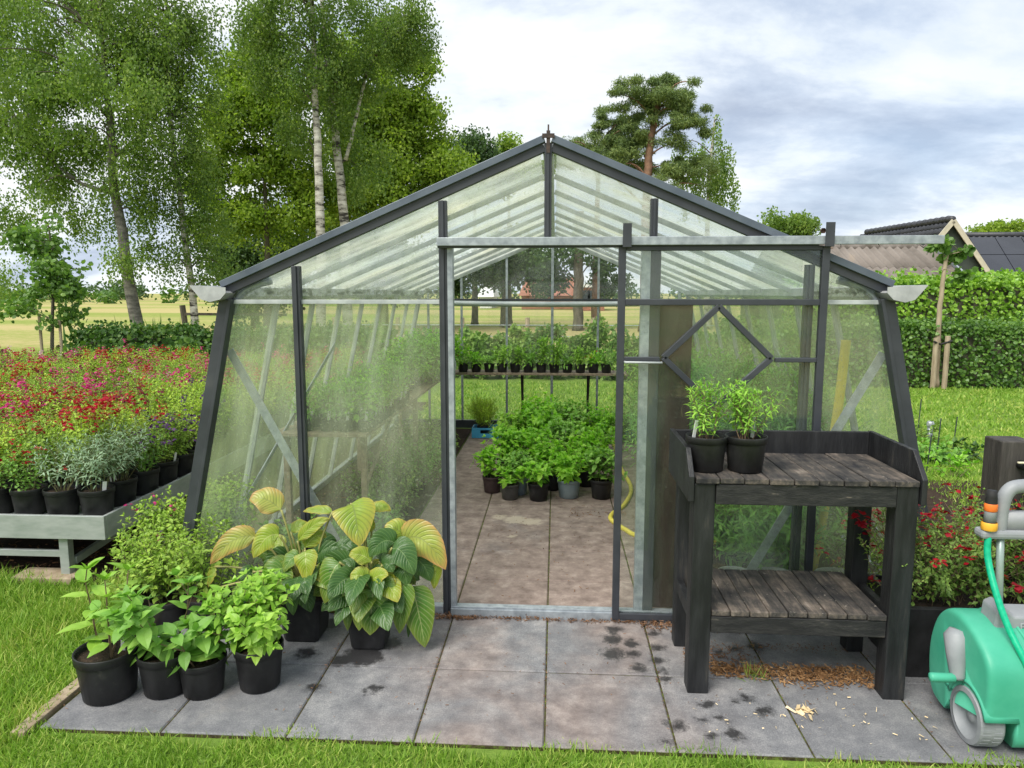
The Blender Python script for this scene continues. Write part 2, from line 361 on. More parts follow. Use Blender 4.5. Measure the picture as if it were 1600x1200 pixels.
def bush(seed, nst, h, pr, node, ll, T, lean=.45, branch=.35, droop=.2, up=.7, curve=.3, bare=.12, hv=.25, smat=1, srad=.003, taper=.5, lv=.25, pair=2):
    """stems with opposite leaves; returns the foliage builder and the shoot tips"""
    q = random.Random(seed); mb = MB(); P, D, U, S, tips = [], [], [], [], []
    def shoot(p, d, L, depth, b0):
        n = max(2, int(L/node)); pts = [p.copy()]; ph = q.random()*6.28
        for i in range(1, n+1):
            t = i/n
            d = unit(d+np.array([q.gauss(0, .10), q.gauss(0, .10), curve*.18]))
            p = p+d*(L/n); pts.append(p.copy())
            if t < b0: continue
            ph += 1.57+q.uniform(-.3, .3)
            sz = ll*(1-taper*t)*q.uniform(1-lv, 1+lv)
            x = unit(np.cross(d, np.array([.3, .2, .1]))); y = np.cross(d, x)
            for k in range(pair):
                a = ph+k*2*math.pi/pair
                o_ = math.cos(a)*x+math.sin(a)*y; e = -droop+(up+droop)*t+q.uniform(-.25, .25)
                dd = o_*math.cos(e)+d*math.sin(e); P.append(p); D.append(dd); U.append(d*.8+np.array([0, 0, .6])-dd*.1); S.append(sz)
            if depth == 0 and q.random() < branch and t < .85:
                a = ph+1.5; o_ = math.cos(a)*x+math.sin(a)*y
                shoot(p.copy(), unit(o_*.8+d*.8), L*(1-t)*q.uniform(.5, .85)+node, 1, 0)
        sz = ll*(1-taper)*.8
        for k in range(3):
            a = ph+k*2.1; x = unit(np.cross(d, np.array([.3, .2, .1]))); y = np.cross(d, x)
            P.append(p); D.append(d*.9+.6*(math.cos(a)*x+math.sin(a)*y)); U.append(np.array([0, 0, 1.])+.3*x); S.append(sz*q.uniform(.6, 1))
        mb.tube(pts, np.linspace(srad*(1 if depth == 0 else .7), srad*.4, len(pts)), 4, smat, False)
        tips.append((p.copy(), d.copy()))
    for i in range(nst):
        a = q.random()*6.28; r = pr*math.sqrt(q.random()); tl = lean*math.sqrt(q.random())
        a2 = a+q.gauss(0, .4)
        shoot(np.array([r*math.cos(a), r*math.sin(a), 0.]), np.array([math.sin(tl)*math.cos(a2), math.sin(tl)*math.sin(a2), math.cos(tl)]), h*q.uniform(1-hv, 1+hv*.4), 0, bare)
    mb.inst(T, P, D, U, np.array(S)[:, None], 0)
    return mb, tips
def blossoms(seed, tips, frac, n=7, spike=.05, size=.018, every=1):
    q = random.Random(seed); mb = MB(); P, D, U, S = [], [], [], []
    for p, d in tips:
        if q.random() > frac: continue
        for i in range(n):
            a = q.random()*6.28; t = q.random()*spike
            o_ = np.array([math.cos(a), math.sin(a), q.uniform(-.5, .4)])
            P.append(p+d*t+o_*.006); D.append(o_); U.append((q.gauss(0, .4), q.gauss(0, .4), 1)); S.append(size*q.uniform(.6, 1.2))
    mb.inst(PETAL, P, D, U, np.array(S).reshape(-1, 1), 0)
    return mb
def round_pot(r, h, mat, parent, name='pot'):
    m = MB(); rb = r*.80
    m.lathe([(rb*.9, .0), (rb, .004), (r*.935, h*.80), (r*.94, h*.81), (r*.985, h*.815), (r, h*.99), (r*.995, h), (r*.95, h), (r*.93, h*.9), (r*.9, h*.86)], 28, 0)
    m.add([(rb*.9*math.cos(k*2*math.pi/28), rb*.9*math.sin(k*2*math.pi/28), 0) for k in range(28)], [tuple(range(27, -1, -1))], 0)
    o = m.build(name, mat, parent, True)
    s = MB(); V = [(0, 0, h*.87)]; n = 20; f = []
    for j, rr in enumerate((.45, .91)):
        for k in range(n):
            t = 2*math.pi*k/n; V.append((r*rr*math.cos(t), r*rr*math.sin(t), h*.865+rnd.uniform(-.012, .012)*r*5*(1 if j == 0 else .3)))
    f += [(0, 1+k, 1+(k+1) % n) for k in range(n)]+[(1+k, 1+n+k, 1+n+(k+1) % n, 1+(k+1) % n) for k in range(n)]
    s.add(V, f); s.build('soil', 'soil', parent, True)
    return o
def plant_tag(parent, x, y, z, rz=.3, h=.07, w=.018):
    m = MB(); m.bar((x, y, z-.03), (x+.012, y-.01, z+h), w, .0015, 0, (math.sin(rz), -math.cos(rz), 0)); return m.build('plant_tag', 'tag', parent)
def potted(name, label, cat, loc, r, h, potm, fol, tips, fm, flow=None, group=None, rz=0, tagpos=None, stem='stem'):
    t = thing(name, label, cat, loc, rz, group)
    round_pot(r, h, potm, t)
    f = fol.build('foliage', [fm, stem], t, False, 0, False, (0, 0, h*.86))
    if flow:
        blossoms(sum(map(ord, label)) % 999, tips, flow[1], flow[2], flow[3], flow[4]).build('blossom', flow[0], t, False, 0, False, (0, 0, h*.86))
    if tagpos: plant_tag(t, tagpos[0], tagpos[1], h, tagpos[2])
    return t

# ------------------------------------------------------------------ world and light
w = bpy.data.worlds.new('World'); sc.world = w; w.use_nodes = True
T_ = w.node_tree; T_.nodes.clear()
def WN(k, **kw):
    n = T_.nodes.new(k)
    for a, b in kw.items(): setattr(n, a, b)
    return n
WL = T_.links.new
SUN_EL, SUN_AZ = R(52), R(215)          # azimuth clockwise from +y: behind the camera, to the left
sky = WN('ShaderNodeTexSky', sky_type='NISHITA', sun_disc=False, sun_elevation=SUN_EL, sun_rotation=SUN_AZ)
bg1 = WN('ShaderNodeBackground'); bg1.inputs[1].default_value = .10; WL(sky.outputs[0], bg1.inputs[0])
tc = WN('ShaderNodeTexCoord'); sp = WN('ShaderNodeSeparateXYZ'); WL(tc.outputs['Generated'], sp.inputs[0])
zz = math_(WN, WL, 'ADD', math_(WN, WL, 'MAXIMUM', sp.outputs[2], 0.0), .30)
cb = WN('ShaderNodeCombineXYZ'); WL(math_(WN, WL, 'DIVIDE', sp.outputs[0], zz), cb.inputs[0]); WL(math_(WN, WL, 'DIVIDE', sp.outputs[1], zz), cb.inputs[1])
cb.inputs[2].default_value = 3.7
mpw = WN('ShaderNodeMapping'); mpw.inputs['Scale'].default_value = (1.5, 2.1, 1); mpw.inputs['Location'].default_value = (1.2, .4, 0); WL(cb.outputs[0], mpw.inputs[0])
n1 = noise(WN, WL, 1.05, 9, .60, mpw.outputs[0], .15); n2 = noise(WN, WL, .50, 4, .5, mpw.outputs[0])
cl = math_(WN, WL, 'ADD', math_(WN, WL, 'MULTIPLY', n1.outputs[0], .6), math_(WN, WL, 'MULTIPLY', n2.outputs[0], .4))
rp = ramp(WN, [(.38, (.29, .34, .43)), (.445, (.40, .455, .54)), (.49, (.53, .575, .625)), (.54, (.62, .64, .65))]); WL(cl, rp.inputs[0])
bg2 = WN('ShaderNodeBackground'); bg2.inputs[1].default_value = .98; WL(rp.outputs[0], bg2.inputs[0])
cov = ramp(WN, [(.36, (.72, .72, .72)), (.5, (1, 1, 1))]); WL(n2.outputs[0], cov.inputs[0])
mxw = WN('ShaderNodeMixShader'); WL(cov.outputs[0], mxw.inputs[0]); WL(bg1.outputs[0], mxw.inputs[1]); WL(bg2.outputs[0], mxw.inputs[2])
ow = WN('ShaderNodeOutputWorld'); WL(mxw.outputs[0], ow.inputs[0])
sl = bpy.data.lights.new('sun', 'SUN'); sl.energy = 2.6; sl.angle = R(38); sl.color = (1, .95, .87)
so = bpy.data.objects.new('sun', sl); COL.objects.link(so)
sd = Vector((math.sin(SUN_AZ)*math.cos(SUN_EL), math.cos(SUN_AZ)*math.cos(SUN_EL), math.sin(SUN_EL)))
so.rotation_euler = sd.to_track_quat('Z', 'Y').to_euler(); so.location = (-5, -8, 12)
sc.view_settings.view_transform = 'Standard'; sc.view_settings.look = 'None'; sc.view_settings.exposure = .80; sc.view_settings.gamma = 1

# ------------------------------------------------------------------ ground
def groundm(name, stops, scale, rough=.95, bump=.6, s2=40, big=.35):
    m, o, N, L = nt(name)
    ps = N('ShaderNodeNewGeometry').outputs['Position']
    a = noise(N, L, scale, 6, .65, ps); b = noise(N, L, s2, 4, .7, ps); c = noise(N, L, big, 3, .5, ps)
    k = math_(N, L, 'ADD', math_(N, L, 'MULTIPLY', a.outputs[0], .4), math_(N, L, 'ADD', math_(N, L, 'MULTIPLY', b.outputs[0], .3), math_(N, L, 'MULTIPLY', c.outputs[0], .3)))
    r = ramp(N, stops); L(k, r.inputs[0])
    p = N('ShaderNodeBsdfPrincipled', i_Roughness=rough); p.inputs['Specular IOR Level'].default_value = .1; L(r.outputs[0], p.inputs['Base Color'])
    bp = N('ShaderNodeBump', i_Strength=bump, i_Distance=.02); L(b.outputs[0], bp.inputs['Height']); L(bp.outputs[0], p.inputs['Normal'])
    L(p.outputs[0], o.inputs[0]); return m
def meadowm():
    m, o, N, L = nt('hay meadow')
    ps = N('ShaderNodeNewGeometry').outputs['Position']
    mp = N('ShaderNodeMapping'); mp.inputs['Scale'].default_value = (.010, .055, 1); L(ps, mp.inputs[0])
    a = noise(N, L, 1.0, 4, .6, mp.outputs[0]); b = noise(N, L, 2.5, 6, .75, ps)
    k = math_(N, L, 'ADD', math_(N, L, 'MULTIPLY', a.outputs[0], .75), math_(N, L, 'MULTIPLY', b.outputs[0], .25))
    r = ramp(N, [(.38, (.16, .24, .05)), (.46, (.27, .31, .09)), (.53, (.44, .37, .18)), (.62, (.36, .34, .13)), (.7, (.20, .28, .07))]); L(k, r.inputs[0])
    p = N('ShaderNodeBsdfPrincipled', i_Roughness=1.0); p.inputs['Specular IOR Level'].default_value = 0; L(r.outputs[0], p.inputs['Base Color']); L(p.outputs[0], o.inputs[0]); return m
M['lawn'] = groundm('lawn turf', [(.33, (.08, .13, .025)), (.5, (.145, .235, .04)), (.68, (.23, .31, .06))], 6)
M['dirt'] = groundm('bare dark soil', [(.35, (.022, .015, .011)), (.6, (.06, .042, .030)), (.75, (.13, .10, .07))], 7)
M['meadow'] = meadowm()
def sheet(name, x0, y0, x1, y1, z, mat, nx=1, ny=1, amp=0):
    m = MB(); xs = np.linspace(x0, x1, nx+1); ys = np.linspace(y0, y1, ny+1)
    V = [(x, y, z+(rnd.uniform(-amp, amp) if 0 < i < nx and 0 < j < ny else 0)) for j, y in enumerate(ys) for i, x in enumerate(xs)]
    m.add(V, [(j*(nx+1)+i, j*(nx+1)+i+1, (j+1)*(nx+1)+i+1, (j+1)*(nx+1)+i) for j in range(ny) for i in range(nx)])
    return tag(m.build(name, mat, None, True), kind='structure')
sheet('meadow', -1200, -200, 1200, 2200, -.030, 'meadow')
sheet('lawn', -14, -3, 26, 14.6, -.018, 'lawn')
sheet('soil_bed', -7.6, 3.86, -1.95, 11, -.010, 'dirt', 30, 30, .006)
sheet('flower_bed_soil', 1.9, 3.62, 4.2, 6.6, -.009, 'dirt', 14, 16, .006)

# paving: 50 cm slabs with open joints, in front of and inside the greenhouse
def pavingm():
    m, o, N, L = nt('grey concrete slabs')
    ge = N('ShaderNodeNewGeometry'); ps = ge.outputs['Position']
    fine = noise(N, L, 160, 3, .7, ps); mid = noise(N, L, 9, 6, .7, ps); big = noise(N, L, 1.7, 4, .6, ps, .6)
    sep = N('ShaderNodeSeparateXYZ'); L(ps, sep.inputs[0])
    r = ramp(N, [(.36, (.115, .117, .126)), (.5, (.200, .202, .210)), (.64, (.335, .33, .325))])
    k = math_(N, L, 'ADD', math_(N, L, 'MULTIPLY', fine.outputs[0], .45), math_(N, L, 'MULTIPLY', mid.outputs[0], .55)); L(k, r.inputs[0])
    col = mixc(N, L, math_(N, L, 'MULTIPLY', ge.outputs['Random Per Island'], .35), r.outputs[0], (.125, .128, .14))
    # brown soil trodden through the door: strongest along the middle of the path and all over the inside
    dx = math_(N, L, 'ABSOLUTE', math_(N, L, 'ADD', sep.outputs[0], .02))
    inside = math_(N, L, 'MULTIPLY', math_(N, L, 'SUBTRACT', sep.outputs[1], 3.6), 8.0, True)
    path = math_(N, L, 'SUBTRACT', 1.0, math_(N, L, 'DIVIDE', dx, .85), True)
    path = math_(N, L, 'MULTIPLY', path, 1.6, True)
    e = math_(N, L, 'MAXIMUM', inside, path)
    bf = math_(N, L, 'MULTIPLY', e, math_(N, L, 'ADD', math_(N, L, 'MULTIPLY', math_(N, L, 'SUBTRACT', big.outputs[0], .33), 2.6), math_(N, L, 'MULTIPLY', inside, .75)), True)
    bc = ramp(N, [(.35, (.165, .118, .098)), (.55, (.285, .215, .182)), (.72, (.42, .345, .30))]); L(mid.outputs[0], bc.inputs[0])
    col = mixc(N, L, math_(N, L, 'MULTIPLY', bf, .85), col, bc.outputs[0])
    pale = math_(N, L, 'MULTIPLY', math_(N, L, 'SUBTRACT', noise(N, L, 3.1, 5, .7, ps).outputs[0], .60), 3.0, True)
    col = mixc(N, L, math_(N, L, 'MULTIPLY', pale, .55), col, (.36, .32, .28))
    # spilled sand inside the door and wet marks where pots dripped
    wn = noise(N, L, 22, 4, .65, ps); wv = math_(N, L, 'MULTIPLY', math_(N, L, 'SUBTRACT', math_(N, L, 'ADD', math_(N, L, 'MULTIPLY', wn.outputs[0], .8), math_(N, L, 'MULTIPLY', fine.outputs[0], .2)), .5), .16)
    def spots(lst):
        best = None
        for (x, y, rr) in lst:
            v = N('ShaderNodeVectorMath', operation='DISTANCE'); L(ps, v.inputs[0]); v.inputs[1].default_value = (x, y, .004)
            d = math_(N, L, 'SUBTRACT', v.outputs['Value'], rr)
            best = d if best is None else math_(N, L, 'MINIMUM', best, d)
        return math_(N, L, 'MULTIPLY', math_(N, L, 'SUBTRACT', .013, math_(N, L, 'ADD', best, wv)), 30.0, True)
    wet = spots([(*g(a, b)[:2], rr) for a, b, rr in ((960, 985, .045), (957, 1000, .05), (958, 1022, .055), (985, 1005, .04), (990, 1022, .035), (998, 1045, .038),
        (1022, 990, .03), (1028, 1012, .035), (1030, 1032, .032), (1035, 1048, .03), (1038, 1062, .03), (1105, 1100, .034), (1168, 1090, .028), (1195, 1112, .038), (1150, 1095, .015),
        (1060, 1133, .036), (1045, 1130, .022), (1148, 1148, .035), (1100, 1125, .018), (1128, 1122, .022), (1043, 1160, .025), (1110, 1150, .02), (490, 1073, .034), (588, 1076, .034), (570, 1081, .012),
        (568, 1024, .10), (604, 1005, .07), (530, 1032, .05), (515, 975, .06), (480, 1020, .05), (545, 1030, .06), (1180, 1010, .05), (1150, 1015, .03), (1125, 1020, .02))])
    col = mixc(N, L, math_(N, L, 'MULTIPLY', wet, .88), col, (.020, .019, .020))
    sand = spots([(*g(a, b)[:2], rr) for a, b, rr in ((805, 812, .09), (830, 815, .08), (780, 808, .06), (800, 838, .03))])
    col = mixc(N, L, math_(N, L, 'MULTIPLY', sand, .7), col, (.50, .43, .34))
    p = N('ShaderNodeBsdfPrincipled'); L(col, p.inputs['Base Color'])
    L(math_(N, L, 'SUBTRACT', .85, math_(N, L, 'MULTIPLY', wet, .38)), p.inputs['Roughness']); p.inputs['Specular IOR Level'].default_value = .3
    bp = N('ShaderNodeBump', i_Strength=.6, i_Distance=.005); L(k, bp.inputs['Height']); L(bp.outputs[0], p.inputs['Normal'])
    L(p.outputs[0], o.inputs[0]); return m
M['slab'] = pavingm()
M['joint'] = groundm('mossy joint', [(.38, (.03, .024, .018)), (.5, (.07, .06, .03)), (.6, (.12, .17, .03))], 30)
def slabs():
    m = MB(); m.box((-2.03, 2.49, -.05), (2.98, 3.56, -.006), 1); m.box((-1.03, 3.56, -.05), (.97, 8.9, -.006), 1)
    def one(x0, y0, x1, y1):
        z = rnd.uniform(-.0012, .0012); b = .005; q = .0036
        x0 += q; y0 += q; x1 -= q; y1 -= q
        V = [(x0, y0, -.04), (x1, y0, -.04), (x1, y1, -.04), (x0, y1, -.04), (x0, y0, z-b), (x1, y0, z-b), (x1, y1, z-b), (x0, y1, z-b),
             (x0+b, y0+b, z), (x1-b, y0+b, z), (x1-b, y1-b, z), (x0+b, y1-b, z)]
        f = [(i, (i+1) % 4, 4+(i+1) % 4, 4+i) for i in range(4)]+[(4+i, 4+(i+1) % 4, 8+(i+1) % 4, 8+i) for i in range(4)]+[(8, 9, 10, 11)]
        m.add(V, f, 0)
    for i in range(-4, 6):
        for y0, y1 in ((2.49, 3.025), (3.025, 3.56)): one(-.03+.5*i, y0, .47+.5*i, y1)
    for i in range(-2, 2):
        y = 3.56
        while y < 8.8: one(-.03+.5*i, y, .47+.5*i, y+.5); y += .5
    return tag(m.build('paving', ['slab', 'joint']), kind='structure')
slabs()
m = MB(); m.bar((-2.075, 2.44, -.025), (-2.075, 3.5, -.025), .06, .07, 0); tag(m.build('kerb_edging', 'stake', bevel=.004), kind='structure')

# ------------------------------------------------------------------ greenhouse
GY0, GY1, GX = 3.606, 8.86, -.042
RZ, EZ, EX, BX = 2.424, 1.735, 1.64, 2.02       # ridge height, eave height, half widths at eave and base
TZ = 1.655
gh = thing('greenhouse', 'old greenhouse with dirty glass panes, dark grey frame and sliding door', 'greenhouse', (GX, GY0, 0))
def gp(x, y, z): return (x, y-GY0, z)             # greenhouse local, x from the ridge line
def side_x(z): return BX-(BX-EX)*z/EZ
def roof_z(x): return RZ-(RZ-EZ)*abs(x)/EX
def part(name, mb, mat, parent=gh, smooth=False, bevel=0.0): return mb.build(name, mat, parent, smooth, bevel)
def barpart(name, a, b, w_, h_, mat, up=(0, -1, 0), parent=gh, bevel=.002):
    m = MB(); m.bar(a, b, w_, h_, 0, up); return part(name, m, mat, parent, False, bevel)
# front gable, dark frame
for s in (-1, 1):
    a = gp(s*.02, GY0-.02, RZ+.02); b = gp(s*(EX+.03), GY0-.02, roof_z(EX+.03)+.02)
    m = MB(); m.bar(a, b, .045, .034, 0, (s*.385, 0, .92)); m.bar((a[0], a[1]+.010, a[2]-.039), (b[0], b[1]+.010, b[2]-.039), .03, .044, 1, (s*.385, 0, .92))
    part('rafter', m, ['roofedge', 'frame'], bevel=.002)
    m = MB(); m.bar(gp(s*side_x(0), GY0-.012, 0), gp(s*side_x(1.67), GY0-.012, 1.67), .055, .05, 0, (0, -1, 0))
    m.bar(gp(s*(side_x(0)-.035), GY0-.02, .0), gp(s*(side_x(1.67)-.035), GY0-.02, 1.67), .018, .06, 0, (0, -1, 0))
    part('corner_post', m, 'frame', bevel=.003)
    # rounded eave bracket
    m = MB(); pts = [gp(s*(1.36+.29*math.sin(t)), GY0+.03, 1.60+.19*math.cos(t)-.02) for t in np.linspace(.25, 1.5, 8)]
    m.tube(pts, .022, 6, 0); part('eave_bracket', m, 'galv', smooth=True)
    # gutter along the eave, its open end towards the viewer
    m = MB(); prof = [(s*1.615, 1.70), (s*1.645, 1.668), (s*1.70, 1.655), (s*1.745, 1.668), (s*1.80, 1.735), (s*1.792, 1.738), (s*1.738, 1.678), (s*1.70, 1.667), (s*1.65, 1.68), (s*1.625, 1.71)]
    n = len(prof); V = [gp(x, GY0-.10, z) for x, z in prof]+[gp(x, GY1+.05, z) for x, z in prof]
    m.add(V, [(i, (i+1) % n, n+(i+1) % n, n+i) for i in range(n)])
    e = [gp(x, GY0-.10, z) for x, z in prof[:5]]+[gp(s*1.80, GY0-.10, 1.738), gp(s*1.615, GY0-.10, 1.728)]
    e2 = [(x, y+.004, z) for x, y, z in e]; k = len(e)
    m.add(e+e2, [tuple(range(k)), tuple(range(2*k-1, k-1, -1))]+[(i, (i+1) % k, k+(i+1) % k, k+i) for i in range(k)])
    m.box((gp(s*1.63, GY0-.09, 1.70)[0]-.0, gp(0, GY0-.09, 0)[1], 1.698), (gp(s*1.785, 0, 0)[0], gp(0, GY0+1.2, 0)[1], 1.706), 1) if s > 0 else m.box((-1.785, gp(0, GY0-.09, 0)[1], 1.698), (-1.63, gp(0, GY0+1.2, 0)[1], 1.706), 1)
    part('gutter', m, ['gutter', 'dirt'])
for x, z0, z1, w_ in ((-1.28, 0, None, .042), (-.523, 0, None, .042), (.0, 1.975, RZ+.0, .036), (.519, 1.95, None, .036), (1.278, 0, None, .04)):
    z1 = z1 or roof_z(x)-.05
    m = MB(); m.bar(gp(x, GY0-.012, z0), gp(x, GY0-.012, z1), w_, .04, 0, (0, -1, 0)); m.bar(gp(x, GY0-.036, z0), gp(x, GY0-.036, z1), w_*.35, .012, 0, (0, -1, 0))
    part('mullion', m, 'frame', bevel=.002)
m = MB(); m.bar(gp(0, GY0-.03, RZ-.05), gp(0, GY0-.03, RZ+.055), .018, .03, 0, (0, -1, 0)); m.bar(gp(0, GY0-.03, RZ+.05), gp(0, GY0-.03, RZ+.085), .008, .008, 0, (0, -1, 0)); m.bar(gp(-.03, GY0-.045, RZ+.03), gp(.03, GY0-.045, RZ+.03), .02, .01, 0, (0, -1, 0))
part('ridge_finial', m, 'darkbolt')
for x, zs in ((-1.28, (.35, 1.1, 1.62)), (-.523, (.25, .95, 1.5, 1.88)), (1.278, (1.1, 1.62)), (0, (2.02, 2.30))):
    for z in zs:
        m = MB(); m.lathe([(.0008, -.050), (.007, -.049), (.009, -.045), (.009, -.040)], 6, 0, gp(x+.012, GY0, z), 'y'); part('frame_bolt', m, 'bolt')
# door jambs, galvanised, and the rail
barpart('door_jamb', gp(-.487, GY0-.014, .03), gp(-.487, GY0-.014, 1.93), .028, .05, 'galv')
barpart('door_jamb', gp(.487, GY0+.005, .03), gp(.487, GY0+.005, 1.93), .045, .04, 'galv')
barpart('door_jamb', gp(.535, GY0+.01, .03), gp(.535, GY0+.01, 1.93), .05, .05, 'frame')
m = MB(); m.bar(gp(-.545, GY0-.075, 1.95), gp(1.865, GY0-.075, 1.95), .030, .040, 0); m.bar(gp(-.545, GY0-.056, 1.926), gp(1.30, GY0-.056, 1.926), .02, .012, 1)
for x in (-.5, .1, .7, 1.2): m.bar(gp(x, GY0-.06, 1.95), gp(x, GY0-.0, 1.95), .03, .025, 0, (0, 0, 1))
part('door_rail', m, ['galv', 'frame'], bevel=.002)
m = MB(); m.bar(gp(-.50, GY0-.02, .022), gp(1.28, GY0-.02, .022), .075, .044, 0); m.bar(gp(-.50, GY0-.045, .048), gp(1.28, GY0-.045, .048), .008, .012, 0); part('door_sill', m, 'galv', bevel=.002)
for x0, x1 in ((-BX, -.50), (1.30, BX)): barpart('base_rail', gp(x0, GY0-.005, .022), gp(x1, GY0-.005, .022), .05, .044, 'galv', (0, 0, 1))
for x0, x1 in ((-side_x(TZ), -1.30), (-1.26, -.545), (1.30, side_x(TZ))): barpart('transom', gp(x0, GY0+.0, TZ), gp(x1, GY0+.0, TZ), .03, .022, 'whitebar', (0, 0, 1))
def pane(poly, mat, nrm, parent=gh, name='glass_pane', t=.004):
    m = MB(); k = len(poly); nv = np.array(nrm, float)*t
    V = [tuple(p) for p in poly]+[tuple(np.array(p)+nv) for p in poly]
    m.add(V, [tuple(range(k)), tuple(range(2*k-1, k-1, -1))]+[((i+1) % k, i, k+i, k+(i+1) % k) for i in range(k)])
    return m.build(name, mat, parent)
gy = GY0+.012
def gpane(*xz, mat='glass_front', y=None): return pane([gp(x, y or gy, z) for x, z in xz], mat, (0, 1, 0))
rz = lambda x: roof_z(x)-.03
gpane((-side_x(0)+.02, .045), (-1.30, .045), (-1.30, TZ-.012), (-side_x(TZ)+.02, TZ-.012))
gpane((-1.26, .045), (-.545, .045), (-.545, TZ-.012), (-1.26, TZ-.012))
gpane((-side_x(TZ)+.02, TZ+.012), (-1.30, TZ+.012), (-1.30, rz(1.30)), (-1.61, rz(1.61)))
gpane((-1.26, TZ+.012), (-.545, TZ+.012), (-.545, rz(.545)), (-1.26, rz(1.26)))
gpane((-.50, 1.975), (-.018, 1.975), (-.018, rz(.018)), (-.50, rz(.50)))
gpane((.018, 1.975), (.50, 1.975), (.50, rz(.5)), (.018, rz(.018)))
gpane((.54, 1.94), (1.12, 1.94), (.54, rz(.54))) if False else gpane((.735, 1.0), (1.258, 1.0), (1.258, rz(1.258)), (.735, rz(.735)), mat='glass_door', y=GY0+.03)
gpane((.565, 1.66), (.73, 1.66), (.73, rz(.73)), (.565, rz(.565)), mat='glass_door', y=GY0+.03)
gpane((.735, .045), (1.258, .045), (1.258, .995), (.735, .995), mat='glass_door', y=GY0+.03)
gpane((1.30, .045), (side_x(0)-.02, .045), (side_x(TZ)-.02, TZ-.012), (1.30, TZ-.012))
gpane((1.30, TZ+.012), (side_x(TZ)-.02, TZ+.012), (1.61, rz(1.61)), (1.30, rz(1.30)))
# roof and side glazing
NB = 9; ys = np.linspace(GY0+.02, GY1-.02, NB)
barpart('ridge_beam', gp(0, GY0+.02, RZ-.02), gp(0, GY1, RZ-.02), .05, .06, 'whitebar', (0, 0, 1))
for s in (-1, 1):
    nr = unit(np.array([s*(RZ-EZ), 0, EX])); ns = unit(np.array([s*EZ, 0, BX-EX]))
    for k, y in enumerate(ys):
        if k: barpart('roof_bar', gp(s*.03, y, roof_z(.03)-.035), gp(s*EX, y, EZ-.03), .012, .03, 'roofbar', tuple(nr), bevel=0)
        if 0 < k: barpart('wall_bar', gp(s*side_x(.03), y, .03), gp(s*side_x(EZ-.02), y, EZ-.02), .022, .035, 'roofbar', tuple(ns), bevel=0)
    for k in range(NB-1):
        a, b = ys[k]+.013, ys[k+1]-.013
        pane([gp(s*.04, a, roof_z(.04)-.012), gp(s*.04, b, roof_z(.04)-.012), gp(s*(EX-.02), b, roof_z(EX-.02)-.012), gp(s*(EX-.02), a, roof_z(EX-.02)-.012)], 'glass_roof', nr)
        pane([gp(s*side_x(.05), a, .05), gp(s*side_x(.05), b, .05), gp(s*side_x(EZ-.06), b, EZ-.06), gp(s*side_x(EZ-.06), a, EZ-.06)], 'glass_side', ns)
    barpart('eave_beam', gp(s*(EX-.01), GY0+.02, EZ-.03), gp(s*(EX-.01), GY1, EZ-.03), .05, .05, 'whitebar', (0, 0, 1))
    barpart('side_base_rail', gp(s*BX, GY0+.03, .02), gp(s*BX, GY1, .02), .05, .05, 'galv', (0, 0, 1))
    # diagonal braces: one behind the gable glass, one in the side wall
    barpart('brace', gp(s*(side_x(1.40)-.03), GY0+.055, 1.40), gp(s*1.0, GY0+.055, .10), .045, .006, 'galv', (0, 1, 0), bevel=0)
    barpart('brace', gp(s*(side_x(.10)-.04), GY0+.15, .10), gp(s*(side_x(1.3)-.04), GY0+1.9, 1.3), .045, .006, 'galv', tuple(ns), bevel=0)
# back gable
for x in (-1.55, -1.13, -.565, 0, .565, 1.13, 1.55):
    barpart('mullion', gp(x, GY1, .04), gp(x, GY1, roof_z(x)-.04), .032 if x == 0 else .026, .03, 'galv', bevel=0)
barpart('transom', gp(-side_x(1.615), GY1-.03, 1.615), gp(side_x(1.615), GY1-.03, 1.615), .026, .03, 'frame', (0, 0, 1))
barpart('base_rail', gp(-BX, GY1-.01, .05), gp(BX, GY1-.01, .05), .05, .10, 'frame', (0, 0, 1))
for s in (-1, 1):
    barpart('rafter', gp(0, GY1, RZ-.02), gp(s*EX, GY1, EZ-.02), .05, .07, 'whitebar', (s*.385, 0, .92))
    barpart('corner_post', gp(s*side_x(0), GY1, 0), gp(s*side_x(1.70), GY1, 1.70), .05, .05, 'galv')
xs = [-1.13, -.565, 0, .565, 1.13]
for i in range(4):
    a, b = xs[i]+.015, xs[i+1]-.015
    gpane((a, .10), (b, .10), (b, 1.60), (a, 1.60), mat='glass_back', y=GY1+.016)
    gpane((a, 1.63), (b, 1.63), (b, rz(b)), (a, rz(a)), mat='glass_back', y=GY1+.016)
for s in (-1, 1): gpane((s*1.145, .10), (s*(side_x(.1)-.03), .10), (s*(side_x(1.6)-.03), 1.60), (s*1.145, 1.60), mat='glass_back', y=GY1+.016)
m = MB(); m.tube([gp(x, GY1-.22-.02*(x/1.5)**2, 1.565+.02*(x/1.6)**2) for x in np.linspace(-1.45, 1.45, 15)], .034, 10, 0); part('heating_pipe', m, 'pipe', smooth=True)
# brown board standing behind the door glass
barpart('back_board', gp(.647, GY0+.03, .045), gp(.647, GY0+.03, 1.645), .165, .012, 'brown_board')
